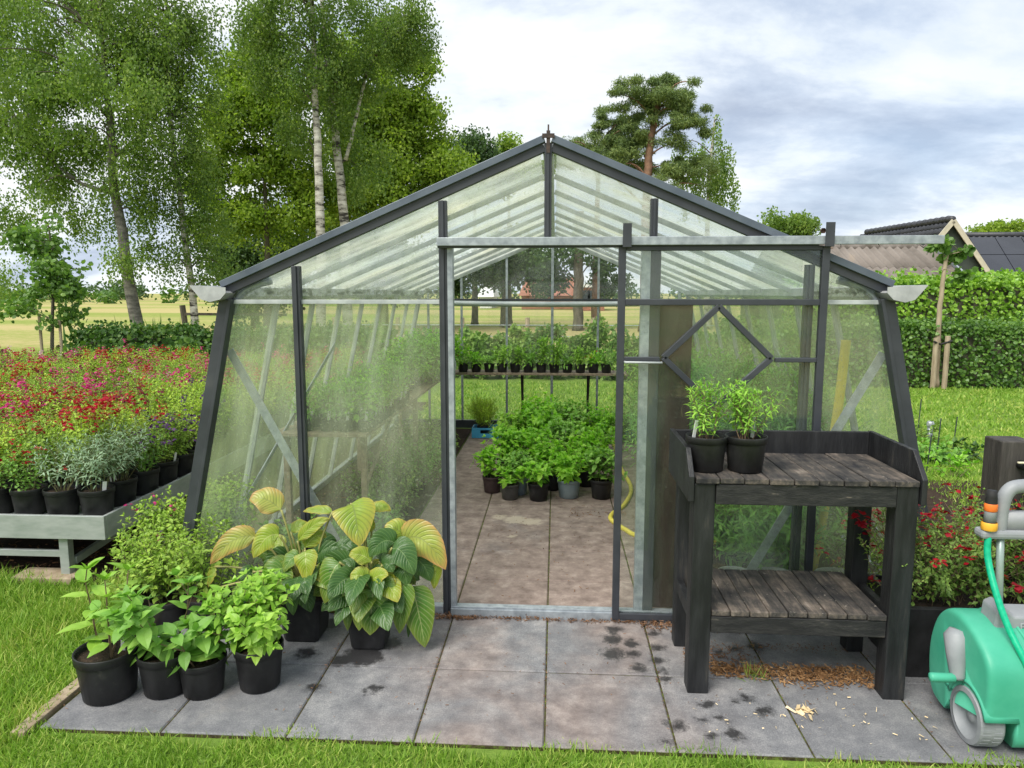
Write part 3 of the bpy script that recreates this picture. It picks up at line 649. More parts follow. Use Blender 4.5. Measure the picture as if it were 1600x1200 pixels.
# sliding door
DX0, DX1, DY = .365, 1.335, GY0-.055
dm = MB()
for x in (DX0, DX1): dm.bar(gp(x, DY, .012), gp(x, DY, 1.925), .036, .03, 0, (0, -1, 0))
for z, h_ in ((1.915, .022), (1.655, .030), (.030, .034)): dm.bar(gp(DX0+.018, DY, z), gp(DX1-.018, DY, z), .026, h_, 0)
cx, cz, hw, hh = .838, 1.392, .262, .243
for x0, x1 in ((DX0+.018, cx-hw-.018), (cx+hw+.018, DX1-.018)): dm.bar(gp(x0, DY, cz-.018), gp(x1, DY, cz-.018), .026, .022, 0)
sd_ = part('sliding_door', dm, 'frame', bevel=.003)
c_ = [(cx, cz+hh), (cx+hw, cz-.01), (cx-.0, cz-hh-.01), (cx-hw, cz-.01)]
dm = MB()
for i in range(4): a, b = c_[i], c_[(i+1) % 4]; dm.bar(gp(a[0], DY-.004, a[1]), gp(b[0], DY-.004, b[1]), .028, .026, 0, (0, -1, 0))
part('diamond_frame', dm, 'frame', sd_, bevel=.002)
pane([gp(x, DY+.002, z) for x, z in ((DX0+.018, .047), (DX1-.018, .047), (DX1-.018, 1.64), (DX0+.018, 1.64))], 'glass_door', (0, 1, 0), sd_, 'door_pane')
pane([gp(x, DY+.002, z) for x, z in ((DX0+.018, 1.67), (DX1-.018, 1.67), (DX1-.018, 1.904), (DX0+.018, 1.904))], 'glass_door', (0, 1, 0), sd_, 'door_pane')
for x in (DX0+.018, DX1+.0):
    m = MB(); m.bar(gp(x, DY-.045, 1.92), gp(x, DY-.045, 2.032), .042, .005, 0, (0, -1, 0)); m.bar(gp(x, DY-.045, 1.921), gp(x, DY, 1.921), .042, .004, 0)
    part('roller_bracket', m, ['frame', 'bolt'], sd_)
    m = MB(); m.lathe([(.0, -.062), (.012, -.060), (.014, -.054), (.014, -.044)], 6, 0, gp(x, DY, 2.00), 'y'); part('bracket_bolt', m, 'bolt', sd_)
m = MB(); m.tube([gp(DX0+.02, DY-.02, 1.362), gp(DX0+.02, DY-.045, 1.362), gp(DX0+.20, DY-.045, 1.360), gp(DX0+.20, DY-.02, 1.360)], .006, 6, 0); part('door_handle', m, 'whitebar', sd_, True)
def smooth_path(p, n=24):
    p = np.array(p); out = []
    for i in range(len(p)-1):
        a, b, c, d = p[max(i-1, 0)], p[i], p[i+1], p[min(i+2, len(p)-1)]
        for t in np.linspace(0, 1, max(2, n//(len(p)-1)), endpoint=False):
            out.append(.5*((2*b)+(-a+c)*t+(2*a-5*b+4*c-d)*t*t+(-a+3*b-3*c+d)*t**3))
    out.append(p[-1]); return np.array(out)

# ------------------------------------------------------------------ potting bench
def woodm():
    m, o, N, L = nt('worn black paint on planks')
    tcn = N('ShaderNodeTexCoord'); ge = N('ShaderNodeNewGeometry')
    mp = N('ShaderNodeMapping'); mp.inputs['Scale'].default_value = (26, 3.0, 26); L(tcn.outputs['Object'], mp.inputs[0])
    gr = noise(N, L, 1.6, 7, .7, mp.outputs[0], .4)
    pt = noise(N, L, 7, 5, .65, tcn.outputs['Object']); fl = noise(N, L, 38, 4, .7, tcn.outputs['Object'])
    k = math_(N, L, 'ADD', math_(N, L, 'MULTIPLY', gr.outputs[0], .5), math_(N, L, 'ADD', math_(N, L, 'MULTIPLY', pt.outputs[0], .5), math_(N, L, 'MULTIPLY', math_(N, L, 'SUBTRACT', ge.outputs['Random Per Island'], .5), .10)))
    r = ramp(N, [(.38, (.022, .022, .024)), (.48, (.062, .056, .051)), (.56, (.13, .108, .09)), (.66, (.26, .22, .185))]); L(k, r.inputs[0])
    fk = math_(N, L, 'GREATER_THAN', fl.outputs[0], .66)
    col = mixc(N, L, math_(N, L, 'MULTIPLY', fk, .5), r.outputs[0], (.42, .38, .32))
    p = N('ShaderNodeBsdfPrincipled', i_Roughness=.75); L(col, p.inputs['Base Color']); p.inputs['Specular IOR Level'].default_value = .25
    bp = N('ShaderNodeBump', i_Strength=.5, i_Distance=.004); L(gr.outputs[0], bp.inputs['Height']); L(bp.outputs[0], p.inputs['Normal']); L(p.outputs[0], o.inputs[0]); return m
M['plank'] = woodm()
M['blackwood'] = plain('black painted timber', (.010, .0105, .012), (.023, .024, .026), .5, 7, bump=.25, c=(.06, .055, .048), stretch=(3, 3, .5), lo=.4, hi=.62)
M['blackwood_worn'] = plain('flaking black painted timber', (.014, .014, .015), (.034, .033, .032), .6, 9, bump=.35, c=(.24, .20, .16), stretch=(1.2, 5, 5), lo=.42, hi=.62)
BXL, BXR, BYF, BYB, BT = .575, 1.475, 2.885, 3.385, .948
bench = thing('potting_bench', 'black painted wooden potting bench with worn plank top and lower shelf', 'potting bench', (BXL, BYF, 0))
def bp_(x, y, z): return (x-BXL, y-BYF, z)
def bbox(name, lo, hi, mat, bev=.003, parent=bench):
    m = MB(); m.box(bp_(*lo), bp_(*hi)); return m.build(name, mat, parent, False, bev)
LG = .088
for x in (BXL, BXR-LG):
    bbox('leg', (x, BYF+.004, 0), (x+LG, BYF+.09, BT-.026), 'blackwood', .005)
    bbox('leg', (x+.01, BYB-.09, 0), (x+LG, BYB-.01, BT-.026), 'blackwood', .005)
def planks(name, x0, x1, y0, y1, z, n, over):
    e = np.linspace(x0, x1, n+1); 
    for i in range(n):
        m = MB(); dz = rnd.uniform(-.0015, .0015); dy = rnd.uniform(-.006, .004)
        m.box(bp_(e[i]+.0022, y0-over+dy, z-.024+dz), bp_(e[i+1]-.0022, y1, z+dz)); m.build(name, 'plank', bench, False, .0035)
planks('top_plank', BXL+.004, BXR-.004, BYF-.004, BYB-.012, BT, 9, .004)
planks('shelf_plank', BXL+.09, BXR-.09, BYF+.015, BYB-.02, .372, 9, .004)
bbox('apron', (BXL+LG+.002, BYF-.001, BT-.112), (BXR-LG-.002, BYF+.028, BT-.0265), 'blackwood_worn')
bbox('apron', (BXL+LG+.002, BYF+.012, .272), (BXR-LG-.002, BYF+.038, .345), 'blackwood_worn')
for x in (BXL+.012, BXR-.042):
    bbox('side_rail', (x, BYF+.092, .285), (x+.03, BYB-.092, .346), 'blackwood')
for x0, x1 in ((BXL-.024, BXL-.002), (BXR+.002, BXR+.024)):
    m = MB(); yz = [(BYF-.010, BT-.10), (BYB+.012, BT-.10), (BYB+.012, BT+.108), (BYF+.085, BT+.108), (BYF-.010, BT+.006)]
    V = [bp_(x0, y, z) for y, z in yz]+[bp_(x1, y, z) for y, z in yz]; k = len(yz)
    m.add(V, [tuple(range(k)), tuple(range(2*k-1, k-1, -1))]+[((i+1) % k, i, k+i, k+(i+1) % k) for i in range(k)])
    m.build('side_board', 'blackwood', bench, False, .003)
bbox('back_board', (BXL-.001, BYB-.010, BT-.06), (BXR+.001, BYB+.011, BT+.105), 'blackwood')

# two potted shrubs on the bench
for i, (px, py, lab, rz) in enumerate(((1105, 733, 'wispy green shrub in black pot on the potting bench, touching its left rim board', .2), (1167, 735, 'bushy green shrub in black pot with white tag, right one on the potting bench', 1.7))):
    p = at(px, py, BYF+.10); p = (p[0], BYF+.135, BT+.002)
    fol, tips = bush(40+i, 7 if i == 0 else 9, .265, .03, .015, .036, SLIM, .48 if i == 0 else .40, .38, .0, .9, .5, .12, taper=.3, pair=2, srad=.0022)
    potted('potted_shrub', lab, 'potted plant', p, .088, .150, 'black_plastic', fol, tips, 'l_lance', None, 'shrubs in black pots on the potting bench', rz, (.045, -.045, .5) if i else (-.07, -.02, .4), 'wood_stem')

# ------------------------------------------------------------------ hose reel cart
M['green_shell'] = plain('sea green plastic', (.050, .35, .225), (.085, .43, .285), .45, 4, spec=.4, c=(.13, .45, .32), bump=.02)
M['green_dark'] = plain('dark seam', (.02, .17, .11), (.03, .2, .13), .5, 5)
M['grey_plastic'] = plain('mid grey plastic', (.23, .245, .26), (.30, .315, .33), .5, 9, bump=.02)
M['grey_tube'] = plain('grey metal tube', (.28, .36, .34), (.38, .45, .43), .35, 12, metal=.3)
M['orange_plastic'] = plain('orange plastic', (.85, .18, .03), (.9, .22, .04), .4, 8)
M['amber_plastic'] = plain('amber plastic', (.85, .42, .04), (.9, .48, .06), .4, 8)
M['green_hose'] = plain('bright green ribbed hose', (.0, .36, .19), (.01, .46, .25), .35, 60)
M['cream_hose'] = plain('cream hose', (.62, .56, .38), (.7, .65, .48), .5, 10)
RX, RY = 1.605, 2.635                       # centre of the left wheel
reel = thing('hose_reel_cart', 'green plastic hose reel cart on grey wheels with grey pull handle', 'hose reel', (RX, RY, 0))
# shell: side outline swept across the width, drawn in at both ends
WC = (-.01, .107)                         # wheel axle (y, z)
side = smooth_path([(-.095, .035), (-.122, .08), (-.128, .20), (-.124, .31), (-.102, .368), (-.05, .412), (.02, .445), (.10, .462), (.18, .448), (.245, .39), (.285, .29), (.290, .18), (.265, .08), (.20, .04), (.05, .035), (-.095, .035)], 84)[:-1]
secs = [(.0, .90), (.002, .94), (.006, .97), (.014, .99), (.028, .998), (.05, 1.0), (.098, 1.0), (.108, 1.0), (.118, 1.0), (.20, 1.0), (.205, .988), (.211, .988), (.216, 1.0), (.40, 1.0), (.43, .99), (.455, .95), (.47, .86), (.474, .80)]
m = MB(); V = []; cyy, czz = .10, .22; k = len(side)
for x, s in secs:
    for y, z in side:
        y2, z2 = cyy+(y-cyy)*s, czz+(z-czz)*(s if z > .1 else .5+.5*s)
        if x < .112:
            dy, dz = y2-WC[0], z2-WC[1]; d_ = math.hypot(dy, dz); lim = .126; a_ = math.atan2(dz, dy)
            if a_ < -1.75: a_ += 2*math.pi
            if d_ < lim or (dz < 0 and dy < lim):
                a_ = min(max(a_, -.1), 2.75); y2, z2 = WC[0]+lim*math.cos(a_), WC[1]+lim*math.sin(a_)
        V.append((x-.03, y2, z2))
fs = [(i*k+j, (i+1)*k+j, (i+1)*k+(j+1) % k, i*k+(j+1) % k) for i in range(len(secs)-1) for j in range(k)]
fs += [tuple(range(k)), tuple(range(len(secs)*k-1, (len(secs)-1)*k-1, -1))]
m.add(V, fs); shell = m.build('body_shell', 'green_shell', reel, True)
RING_SEAM = None
def ring(name, pts, r, mat, parent=reel, n=8): m = MB(); m.tube(pts, r, n); return m.build(name, mat, parent, True)
# raised ridges over the shell and round drum line on the end face
for x in (.115, .145):
    pts = [(x, cyy+(y-cyy)*1.003, czz+(z-czz)*1.003) for y, z in side[8:44]]
    ring('shell_rib', pts, .006, 'green_shell')
ring('shell_seam', [(.29, cyy+(y-cyy)*1.001, czz+(z-czz)*1.001) for y, z in side[4:46]], .0016, 'green_dark')
ring('drum_outline', [(-.031, .12+.10*math.cos(t), .245+.10*math.sin(t)) for t in np.linspace(2.4, 5.2, 20)], .004, 'green_dark')
# flared arch over the wheel
m = MB(); A = np.linspace(.35, 2.9, 16); V = []
for x in (-.036, .083):
    for rr in (.119, .133):
        V += [(x, WC[0]-rr*math.cos(t), WC[1]+rr*math.sin(t)) for t in A]
q = len(A); f = []
for i in range(q-1): f += [(i, i+1, q+i+1, q+i), (2*q+i, 3*q+i, 3*q+i+1, 2*q+i+1), (q+i, q+i+1, 3*q+i+1, 3*q+i), (i, 2*q+i, 2*q+i+1, i+1)]
f += [(0, q, 3*q, 2*q), (q-1, 3*q-1, 4*q-1, 2*q-1)]
m.add(V, f); m.build('wheel_arch', 'green_shell', reel, True)
def wheel(x, s):
    w = MB(); r = .106
    w.lathe([(r*.80, -.045*s), (r*.97, -.043*s), (r, -.036*s), (r, .036*s), (r*.97, .043*s), (r*.80, .045*s)], 40, 0, (x, WC[0], WC[1]), 'x')
    for k in range(30):
        a = k*2*math.pi/30
        for o_ in (-.020, .020):
            c = np.array([x+o_*1.0, WC[0], WC[1]]); d = np.array([0, math.cos(a+(.1 if o_ > 0 else 0)), math.sin(a+(.1 if o_ > 0 else 0))])
            w.bar(c+d*(r-.002)+np.array([-.015, 0, 0]), c+d*(r-.002)+np.array([.015, 0, 0]), .0115, .006, 0, tuple(d))
    wo = w.build('wheel', 'grey_plastic', reel)
    h = MB(); h.lathe([(.0008, -.026*s), (.024, -.026*s), (.028, -.016*s), (.060, -.012*s), (.076, -.020*s), (r*.82, -.042*s)], 32, 0, (x, WC[0], WC[1]), 'x'); h.build('rim', 'grey_plastic', wo, True)
wheel(.006, 1); wheel(.41, -1)
# crank with its green grip
m = MB(); m.tube([(-.030, .09, .40), (-.036, .085, .375), (-.046, .06, .31), (-.052, .03, .235), (-.052, .025, .225)], [.03, .046, .036, .026, .018], 12); crank = m.build('crank_arm', 'grey_plastic', reel, True)
m = MB(); m.lathe([(.0, -.125), (.016, -.122), (.018, -.115), (.018, -.035), (.013, -.03)], 12, 0, (-.035, .025, .235), 'x'); m.build('crank_grip', 'green_shell', crank, True)
# grey saddle carrying the lettering
m = MB(); sad = [(.062, .452), (.068, .515), (.098, .53), (.133, .50), (.40, .50), (.40, .435), (.112, .43)]
V = [(x, .02+.0, z-.012) for x, z in sad]+[(x, .12, z) for x, z in sad]; k = len(sad)
m.add(V, [tuple(range(k)), tuple(range(2*k-1, k-1, -1))]+[((i+1) % k, i, k+i, k+(i+1) % k) for i in range(k)])
saddle = m.build('saddle', 'grey_plastic', reel, False, .008)
tcu = bpy.data.curves.new('lettering', 'FONT'); tcu.body = 'FastCart'; tcu.size = .042; tcu.extrude = .0015
to = bpy.data.objects.new('lettering', tcu); COL.objects.link(to); dg = bpy.context.evaluated_depsgraph_get()
tm = bpy.data.meshes.new_from_object(to.evaluated_get(dg)); bpy.data.objects.remove(to); tm.materials.clear(); M['letter'] = plain('embossed lettering', (.36, .375, .39), (.40, .41, .42), .5, 9); tm.materials.append(M['letter'])
lt = bpy.data.objects.new('lettering', tm); COL.objects.link(lt); lt.parent = saddle; lt.location = (.150, .017, .437); lt.rotation_euler = (R(90), 0, 0)
# telescopic tubes, bracket and loop handle
for x in (.113, .345): ring('handle_tube', [(x, .085, .46), (x, .105, .66), (x, .12, .80)], .0135, 'grey_tube', n=12)
m = MB(); m.box((.028, .085, .765), (.385, .150, .800)); m.build('handle_bracket', 'grey_plastic', reel, False, .012)
m = MB(); hp = [(0.107, .12, .79), (0.110, .12, .88), (0.127, .12, .945), (0.172, .12, .968), (0.302, .12, .968), (0.347, .12, .945), (0.362, .12, .88), (0.367, .12, .79)]
m.tube(smooth_path(hp, 40), .026, 10); m.box((.107, .102, .795), (.367, .138, .868)); m.build('pull_handle', 'grey_plastic', reel, True)
# hose connector clipped on the bracket
m = MB(); m.lathe([(.0, .955), (.017, .955), (.019, .93), (.021, .905)], 14, 0, (.058, .10, 0)); m.build('connector_tip', 'rubber', reel, True)
m = MB(); m.lathe([(.021, .905), (.023, .90), (.023, .877), (.021, .875)], 14, 0, (.058, .10, 0)); m.build('connector_ring', 'orange_plastic', reel, True)
m = MB(); m.lathe([(.021, .874), (.021, .83), (.0, .829)], 14, 0, (.058, .10, 0)); m.build('connector_body', 'grey_plastic', reel, True)
m = MB(); m.lathe([(.026, .832), (.028, .828), (.028, .803), (.026, .8005)], 14, 0, (.058, .10, 0)); m.build('connector_collar', 'amber_plastic', reel, True)
ring('hose', smooth_path([(.058, .10, .80), (.053, .085, .70), (.056, .02, .58), (.075, -.04, .47), (.105, -.115, .36), (.145, -.145, .23), (.165, -.150, .155)], 40), .0125, 'green_hose', n=10)
m = MB(); m.lathe([(.0, .0), (.022, .003), (.03, .02), (.026, .036), (.015, .045)], 14, 0, (.165, -.150, .115)); m.build('hose_coupling', 'green_shell', reel, True)
m = MB(); V = []
for k in range(20):
    t = 2*math.pi*k/20; V.append((.228+.115*math.copysign(abs(math.cos(t))**.6, math.cos(t)), -.131, .125+.032*math.copysign(abs(math.sin(t))**.7, math.sin(t))))
m.add(V, [tuple(range(20))]); m.build('hose_slot', 'rubber', reel)
m = MB(); m.box((.125, -.150, .083), (.34, -.11, .094)); m.build('slot_lip', 'grey_plastic', reel, False, .004)

# ------------------------------------------------------------------ tap post with its tap, planter and salvia
p0 = at(1567, 690, 3.3)
post = thing('tap_post', 'square dark wooden post standing behind the hose reel cart', 'post', (p0[0], 3.3, 0))
M['postwood'] = plain('weathered dark post', (.030, .027, .024), (.075, .068, .060), .8, 6, bump=.5, c=(.2, .19, .17), stretch=(2.5, 2.5, .35))
m = MB(); m.box((0, 0, 0), (.15, .14, p0[2])); m.build('shaft', 'postwood', post, False, .006)
tap = thing('garden_tap', 'dark garden tap with blue collar on the wooden post', 'tap', (p0[0]+.085, 3.295, p0[2]-.105))
m = MB(); m.tube([(0, 0, 0), (0, -.05, 0), (.0, -.07, -.01), (.005, -.075, -.05)], [.022, .02, .016, .014], 10); m.build('tap_body', 'rubber', tap, True)
m = MB(); m.lathe([(.024, -.005), (.026, 0), (.026, .028), (.02, .03)], 12, 0, (.005, -.075, -.08)); m.build('tap_collar', 'blue_plastic', tap, True)
m = MB(); m.box((-.05, -.062, .018), (.05, -.048, .026)); m.build('tap_lever', 'cream_hose', tap, False, .003)
hs = MB(); hs.tube(smooth_path([(p0[0]+.095, 3.215, p0[2]-.08), (p0[0]+.115, 3.19, p0[2]-.14), (p0[0]+.12, 3.16, p0[2]-.30), (p0[0]+.15, 3.1, p0[2]-.6)], 20), .014, 8)
tag(hs.build('tap_hose', 'cream_hose', None, True), 'cream garden hose hanging from the tap on the post', 'hose')
pl = thing('salvia_planter', 'black planter box of red flowering salvia behind the hose reel', 'planter', (1.56, 3.08, 0))
m = MB(); m.add([(0, 0, 0), (.95, 0, 0), (.95, .36, 0), (0, .36, 0), (-.02, -.02, .33), (.97, -.02, .33), (.97, .38, .33), (-.02, .38, .33), (.01, .01, .33), (.94, .01, .33), (.94, .35, .33), (.01, .35, .33), (.01, .01, .28), (.94, .01, .28), (.94, .35, .28), (.01, .35, .28)],
    [(3, 2, 1, 0)]+[(i, (i+1) % 4, 4+(i+1) % 4, 4+i) for i in range(4)]+[(4+i, 4+(i+1) % 4, 8+(i+1) % 4, 8+i) for i in range(4)]+[(8+i, 8+(i+1) % 4, 12+(i+1) % 4, 12+i) for i in range(4)])
m.build('box', 'black_plastic', pl, False, .004)
m = MB(); m.box((.012, .012, .2), (.938, .348, .295)); m.build('soil', 'soil', pl)
fm = MB(); tp = []
for k in range(9):
    f_, t_ = bush(60+k, 9, .50, .09, .028, .034, SMALL, .6, .5, .2, .8, .25, .1, srad=.002)
    o_ = np.array([.06+.105*k, .18+rnd.uniform(-.09, .09), .29])
    for i, V in enumerate(f_.V): fm.add(V+o_, [(0, 1, 2)], 0) if False else None
    off = fm.n
    fm.V += [V+o_ for V in f_.V]; fm.L += [l+off for l in f_.L]; fm.T += f_.T; fm.M += f_.M; fm.U += f_.U; fm.n += f_.n
    tp += [(p+o_, d) for p, d in t_]
fm.build('foliage', ['l_weed', 'wood_stem'], pl)
blossoms(5, tp, .13, 8, .06, .027).build('blossom', 'f_red', pl)

# ------------------------------------------------------------------ big ribbed-leaf plants in square pots
def square_pot(parent, r, h):
    m = MB()
    def rect(a, z, c=.2): q = a*(1-c); return [(-q, -a, z), (q, -a, z), (a, -q, z), (a, q, z), (q, a, z), (-q, a, z), (-a, q, z), (-a, -q, z)]
    lv = [(r*.72, 0), (r*.76, .012), (r*.93, h*.9), (r, h*.905), (r, h), (r*.94, h), (r*.9, h*.86)]
    V = [p for a, z in lv for p in rect(a, z)]
    m.add(V, [(i*8+k, i*8+(k+1) % 8, (i+1)*8+(k+1) % 8, (i+1)*8+k) for i in range(len(lv)-1) for k in range(8)]+[tuple(range(7, -1, -1))])
    m.build('pot', 'black_plastic', parent, False, .004)
    m = MB(); m.add(rect(r*.905, h*.87), [tuple(range(8))]); m.build('soil', 'soil', parent)
def big_leaf(mb, a, b, sag, w, twist, mat, bow=.0, fold=.25):
    """leaf from a to b: arched midrib, ribbed and gently waved blade"""
    a = np.array(a); b = np.array(b); d = b-a; Ln = np.linalg.norm(d); n, mcols = 14, 4
    t = np.linspace(0, 1, n+1); mid = a+d*t[:, None]; mid[:, 2] += sag*4*t*(1-t)
    hd = np.array([d[0], d[1], 0]); hd = unit(hd+1e-4)
    tan = unit(np.gradient(mid, axis=0)); V = []; uv = []
    face = unit(np.array([0-a[0]*.0, -1.0, .55])+.0)
    ph = rnd.random()*6
    for i in range(n+1):
        x = unit(np.cross(tan[i], face)); nn = np.cross(x, tan[i])
        x = x*math.cos(twist)+nn*math.sin(twist); nn = np.cross(x, tan[i])
        k = t[i]**.68; h = 1.28*w/2*max(math.sin(math.pi*k), 0.0)**.66 if 0 < i < n else .0015
        for j in range(-mcols, mcols+1):
            u = j/mcols
            z = fold*abs(u)*h*(1-.55*abs(u)) - .18*h*u*u*2*fold + .0035*math.sin((t[i]-.28*abs(u))*68)*(1 if 0 < i < n else 0) + .05*h*math.sin(t[i]*9+ph+u*2)
            V.append(mid[i]+x*u*h+nn*z); uv.append((u, t[i]))
    q = 2*mcols+1
    mb.add(V, [(i*q+j, i*q+j+1, (i+1)*q+j+1, (i+1)*q+j) for i in range(n) for j in range(q-1)], mat, uv)
BM = ['big_green', 'big_dark', 'big_lime', 'big_yellow', 'big_pink', 'l_vein']
def zz_(zx, zy): return 290+zx*.275, 740+zy*.275
def ribbed_plant(label, c, r, h, leaves, extra, seed):
    q = random.Random(seed)
    t = thing('ribbed_leaf_plant', label, 'potted plant', c, 0, 'large ribbed leaf plants in square black pots'); square_pot(t, r, h)
    mb = MB(); cr = np.array([0, 0, h*.85])
    for sx, sy, ex, ey, w, mt, d0, d1, sag in leaves:
        a = np.array(at(*zz_(sx, sy), c[1]+d0))-np.array(c); b = np.array(at(*zz_(ex, ey), c[1]+d1))-np.array(c)
        big_leaf(mb, a, b, sag, w*.275*3.2/F, q.uniform(-.35, .35), mt)
        k = cr+np.array([a[0]*.15, a[1]*.15, 0]); mdl = (k+a)/2+np.array([0, 0, .06])
        mb.tube(smooth_path([k, mdl, a+(a-b)*.02], 8), [.006]*9 if False else .0055, 5, 5)
    for i in range(extra):                     # inner leaves that fill the heart of the plant
        az = q.uniform(0, 6.28); e = q.uniform(.1, 1.1); r0 = q.uniform(.05, .11); ln = q.uniform(.12, .19)
        a = cr+np.array([math.cos(az)*r0, math.sin(az)*r0, .05+e*.16]); b = a+np.array([math.cos(az)*ln, math.sin(az)*ln, -.03-.06*q.random()])
        big_leaf(mb, a, b, .03, q.uniform(.075, .11), q.uniform(-.5, .5), q.choice([0, 1, 1, 1, 2]))
        mb.tube([cr, (cr+a)/2+np.array([0, 0, .03]), a], .0045, 5, 5)
    mb.build('foliage', BM, t, True, 0, True)
c1 = g(468, 1006); c1 = (c1[0], c1[1]+.10, 0); c2 = g(572, 1018); c2 = (c2[0], c2[1]+.09, 0)
ribbed_plant('square potted plant with drooping ribbed leaves, its topmost leaf faded yellow with red edges', c1, .115, .225, [
    (540, 205, 362, 150, 135, 4, .0, -.02, .03), (400, 360, 140, 515, 115, 4, -.03, -.08, .05), (530, 350, 385, 480, 115, 2, -.08, -.13, .04), (640, 380, 815, 255, 66, 2, .0, .02, .02),
    (580, 545, 440, 655, 135, 0, -.09, -.15, .04), (680, 440, 690, 620, 112, 2, -.10, -.15, .03), (590, 640, 612, 805, 84, 1, -.10, -.14, .02), (640, 640, 712, 788, 120, 1, -.09, -.13, .03),
    (832, 215, 668, 215, 50, 3, .04, .06, .01), (165, 530, 130, 645, 55, 3, -.02, -.04, .01), (420, 630, 352, 730, 84, 1, -.08, -.12, .02), (300, 640, 272, 790, 50, 0, -.03, -.06, .01),
    (192, 650, 145, 840, 38, 0, -.04, -.07, .01), (680, 420, 800, 360, 84, 2, .02, .04, .03), (760, 520, 890, 440, 80, 1, -.02, .0, .02), (850, 430, 1000, 415, 66, 1, .03, .05, .02),
    (560, 420, 440, 430, 90, 2, .02, .05, .03), (500, 500, 400, 470, 80, 0, .05, .08, .03), (600, 330, 700, 300, 70, 3, .05, .08, .02), (640, 480, 560, 560, 90, 0, -.08, -.12, .03), (520, 560, 600, 650, 110, 0, -.09, -.13, .03), (740, 560, 790, 640, 90, 0, -.06, -.09, .02), (380, 560, 330, 640, 90, 1, -.05, -.08, .02)], 34, 1)
ribbed_plant('square potted plant with glossy ribbed leaves hanging low beside the doorway, yellow leaves on top', c2, .105, .205, [
    (940, 172, 990, 415, 200, 3, .0, -.10, .05), (1060, 205, 1165, 212, 66, 3, .06, .08, .02), (1262, 385, 1128, 330, 110, 3, .0, -.03, .04), (1235, 380, 1478, 545, 175, 4, -.02, -.06, .07),
    (1190, 395, 1045, 475, 118, 1, -.06, -.11, .04), (1175, 425, 1298, 575, 138, 1, -.08, -.13, .04), (1285, 640, 1360, 988, 165, 0, -.06, -.09, .03), (1240, 610, 1215, 908, 125, 0, -.09, -.12, .03),
    (1068, 655, 1048, 918, 185, 0, -.11, -.16, .03), (1005, 670, 985, 892, 115, 0, -.10, -.15, .03), (930, 640, 920, 892, 78, 0, -.08, -.12, .02), (872, 508, 790, 738, 150, 0, -.07, -.11, .04),
    (1055, 500, 928, 468, 84, 2, -.10, -.13, .02), (1035, 600, 936, 602, 84, 2, -.12, -.15, .02), (1035, 632, 1152, 578, 86, 2, -.12, -.15, .02), (1310, 495, 1392, 612, 118, 1, -.02, -.03, .03),
    (1425, 515, 1412, 655, 62, 2, .0, -.01, .01), (1005, 645, 855, 700, 78, 0, -.10, -.13, .02), (1105, 620, 1180, 700, 90, 0, -.11, -.14, .02), (1020, 330, 1070, 255, 70, 2, .0, .02, .01),
    (1290, 690, 1265, 930, 50, 1, -.02, -.03, .01), (960, 540, 880, 590, 90, 1, -.05, -.08, .03), (1120, 520, 1180, 560, 90, 1, -.09, -.12, .02), (1000, 300, 920, 330, 110, 2, .05, .08, .03), (1150, 680, 1120, 850, 120, 0, -.09, -.12, .03), (900, 560, 850, 650, 110, 1, -.06, -.09, .03), (1220, 520, 1260, 640, 110, 1, -.07, -.10, .03)], 34, 2)

# ------------------------------------------------------------------ four young plants along the paving edge
PR = [((148, 1106), .128, .205, 'l_lime', 'tall sparse lime leaved plant on dark stalks in the leftmost round black pot', dict(seed=11, nst=3, h=.40, pr=.06, node=.062, ll=.125, T=OVATE, lean=.20, branch=.10, droop=.0, up=.7, curve=.25, bare=.1, srad=.006, taper=.35, smat=1)),
      ((243, 1096), .112, .180, 'l_mid', 'mid green pointed leaf plant with dry stalks in round black pot second from left', dict(seed=12, nst=7, h=.33, pr=.05, node=.055, ll=.105, T=OVATE, lean=.5, branch=.3, droop=.2, up=.6, curve=.2, bare=.1, srad=.004, taper=.35)),
      ((304, 1097), .100, .155, 'l_mid', 'low broad leaved plant in the smallest round black pot of the front row', dict(seed=23, nst=8, h=.20, pr=.05, node=.045, ll=.11, T=OVATE, lean=.55, branch=.3, droop=.25, up=.4, curve=.2, bare=.0, srad=.004, taper=.3)),
      ((394, 1087), .105, .190, 'l_lime', 'dense bright lime leaved bush in round black pot at right end of the front row', dict(seed=14, nst=16, h=.29, pr=.06, node=.034, ll=.062, T=OVATE, lean=.75, branch=.65, droop=.2, up=.6, curve=.3, bare=.0, srad=.003, taper=.25))]
for i, ((px, py), r, h, fm, lab, kw) in enumerate(PR):
    b = g(px, py); fol, tips = bush(**kw)
    potted('potted_perennial', lab, 'potted plant', (b[0], b[1]+r*.82, .002), r, h, 'black_plastic', fol, tips, fm, None, 'young plants in round pots along the paving edge', .6*i, (.05, .03, .2) if i in (0, 1, 3) else None, 'wood_stem')
    if i in (0,):
        pass
tg = MB(); tg.box((-.002, -.002, .0), (.16, .20, .055)); 
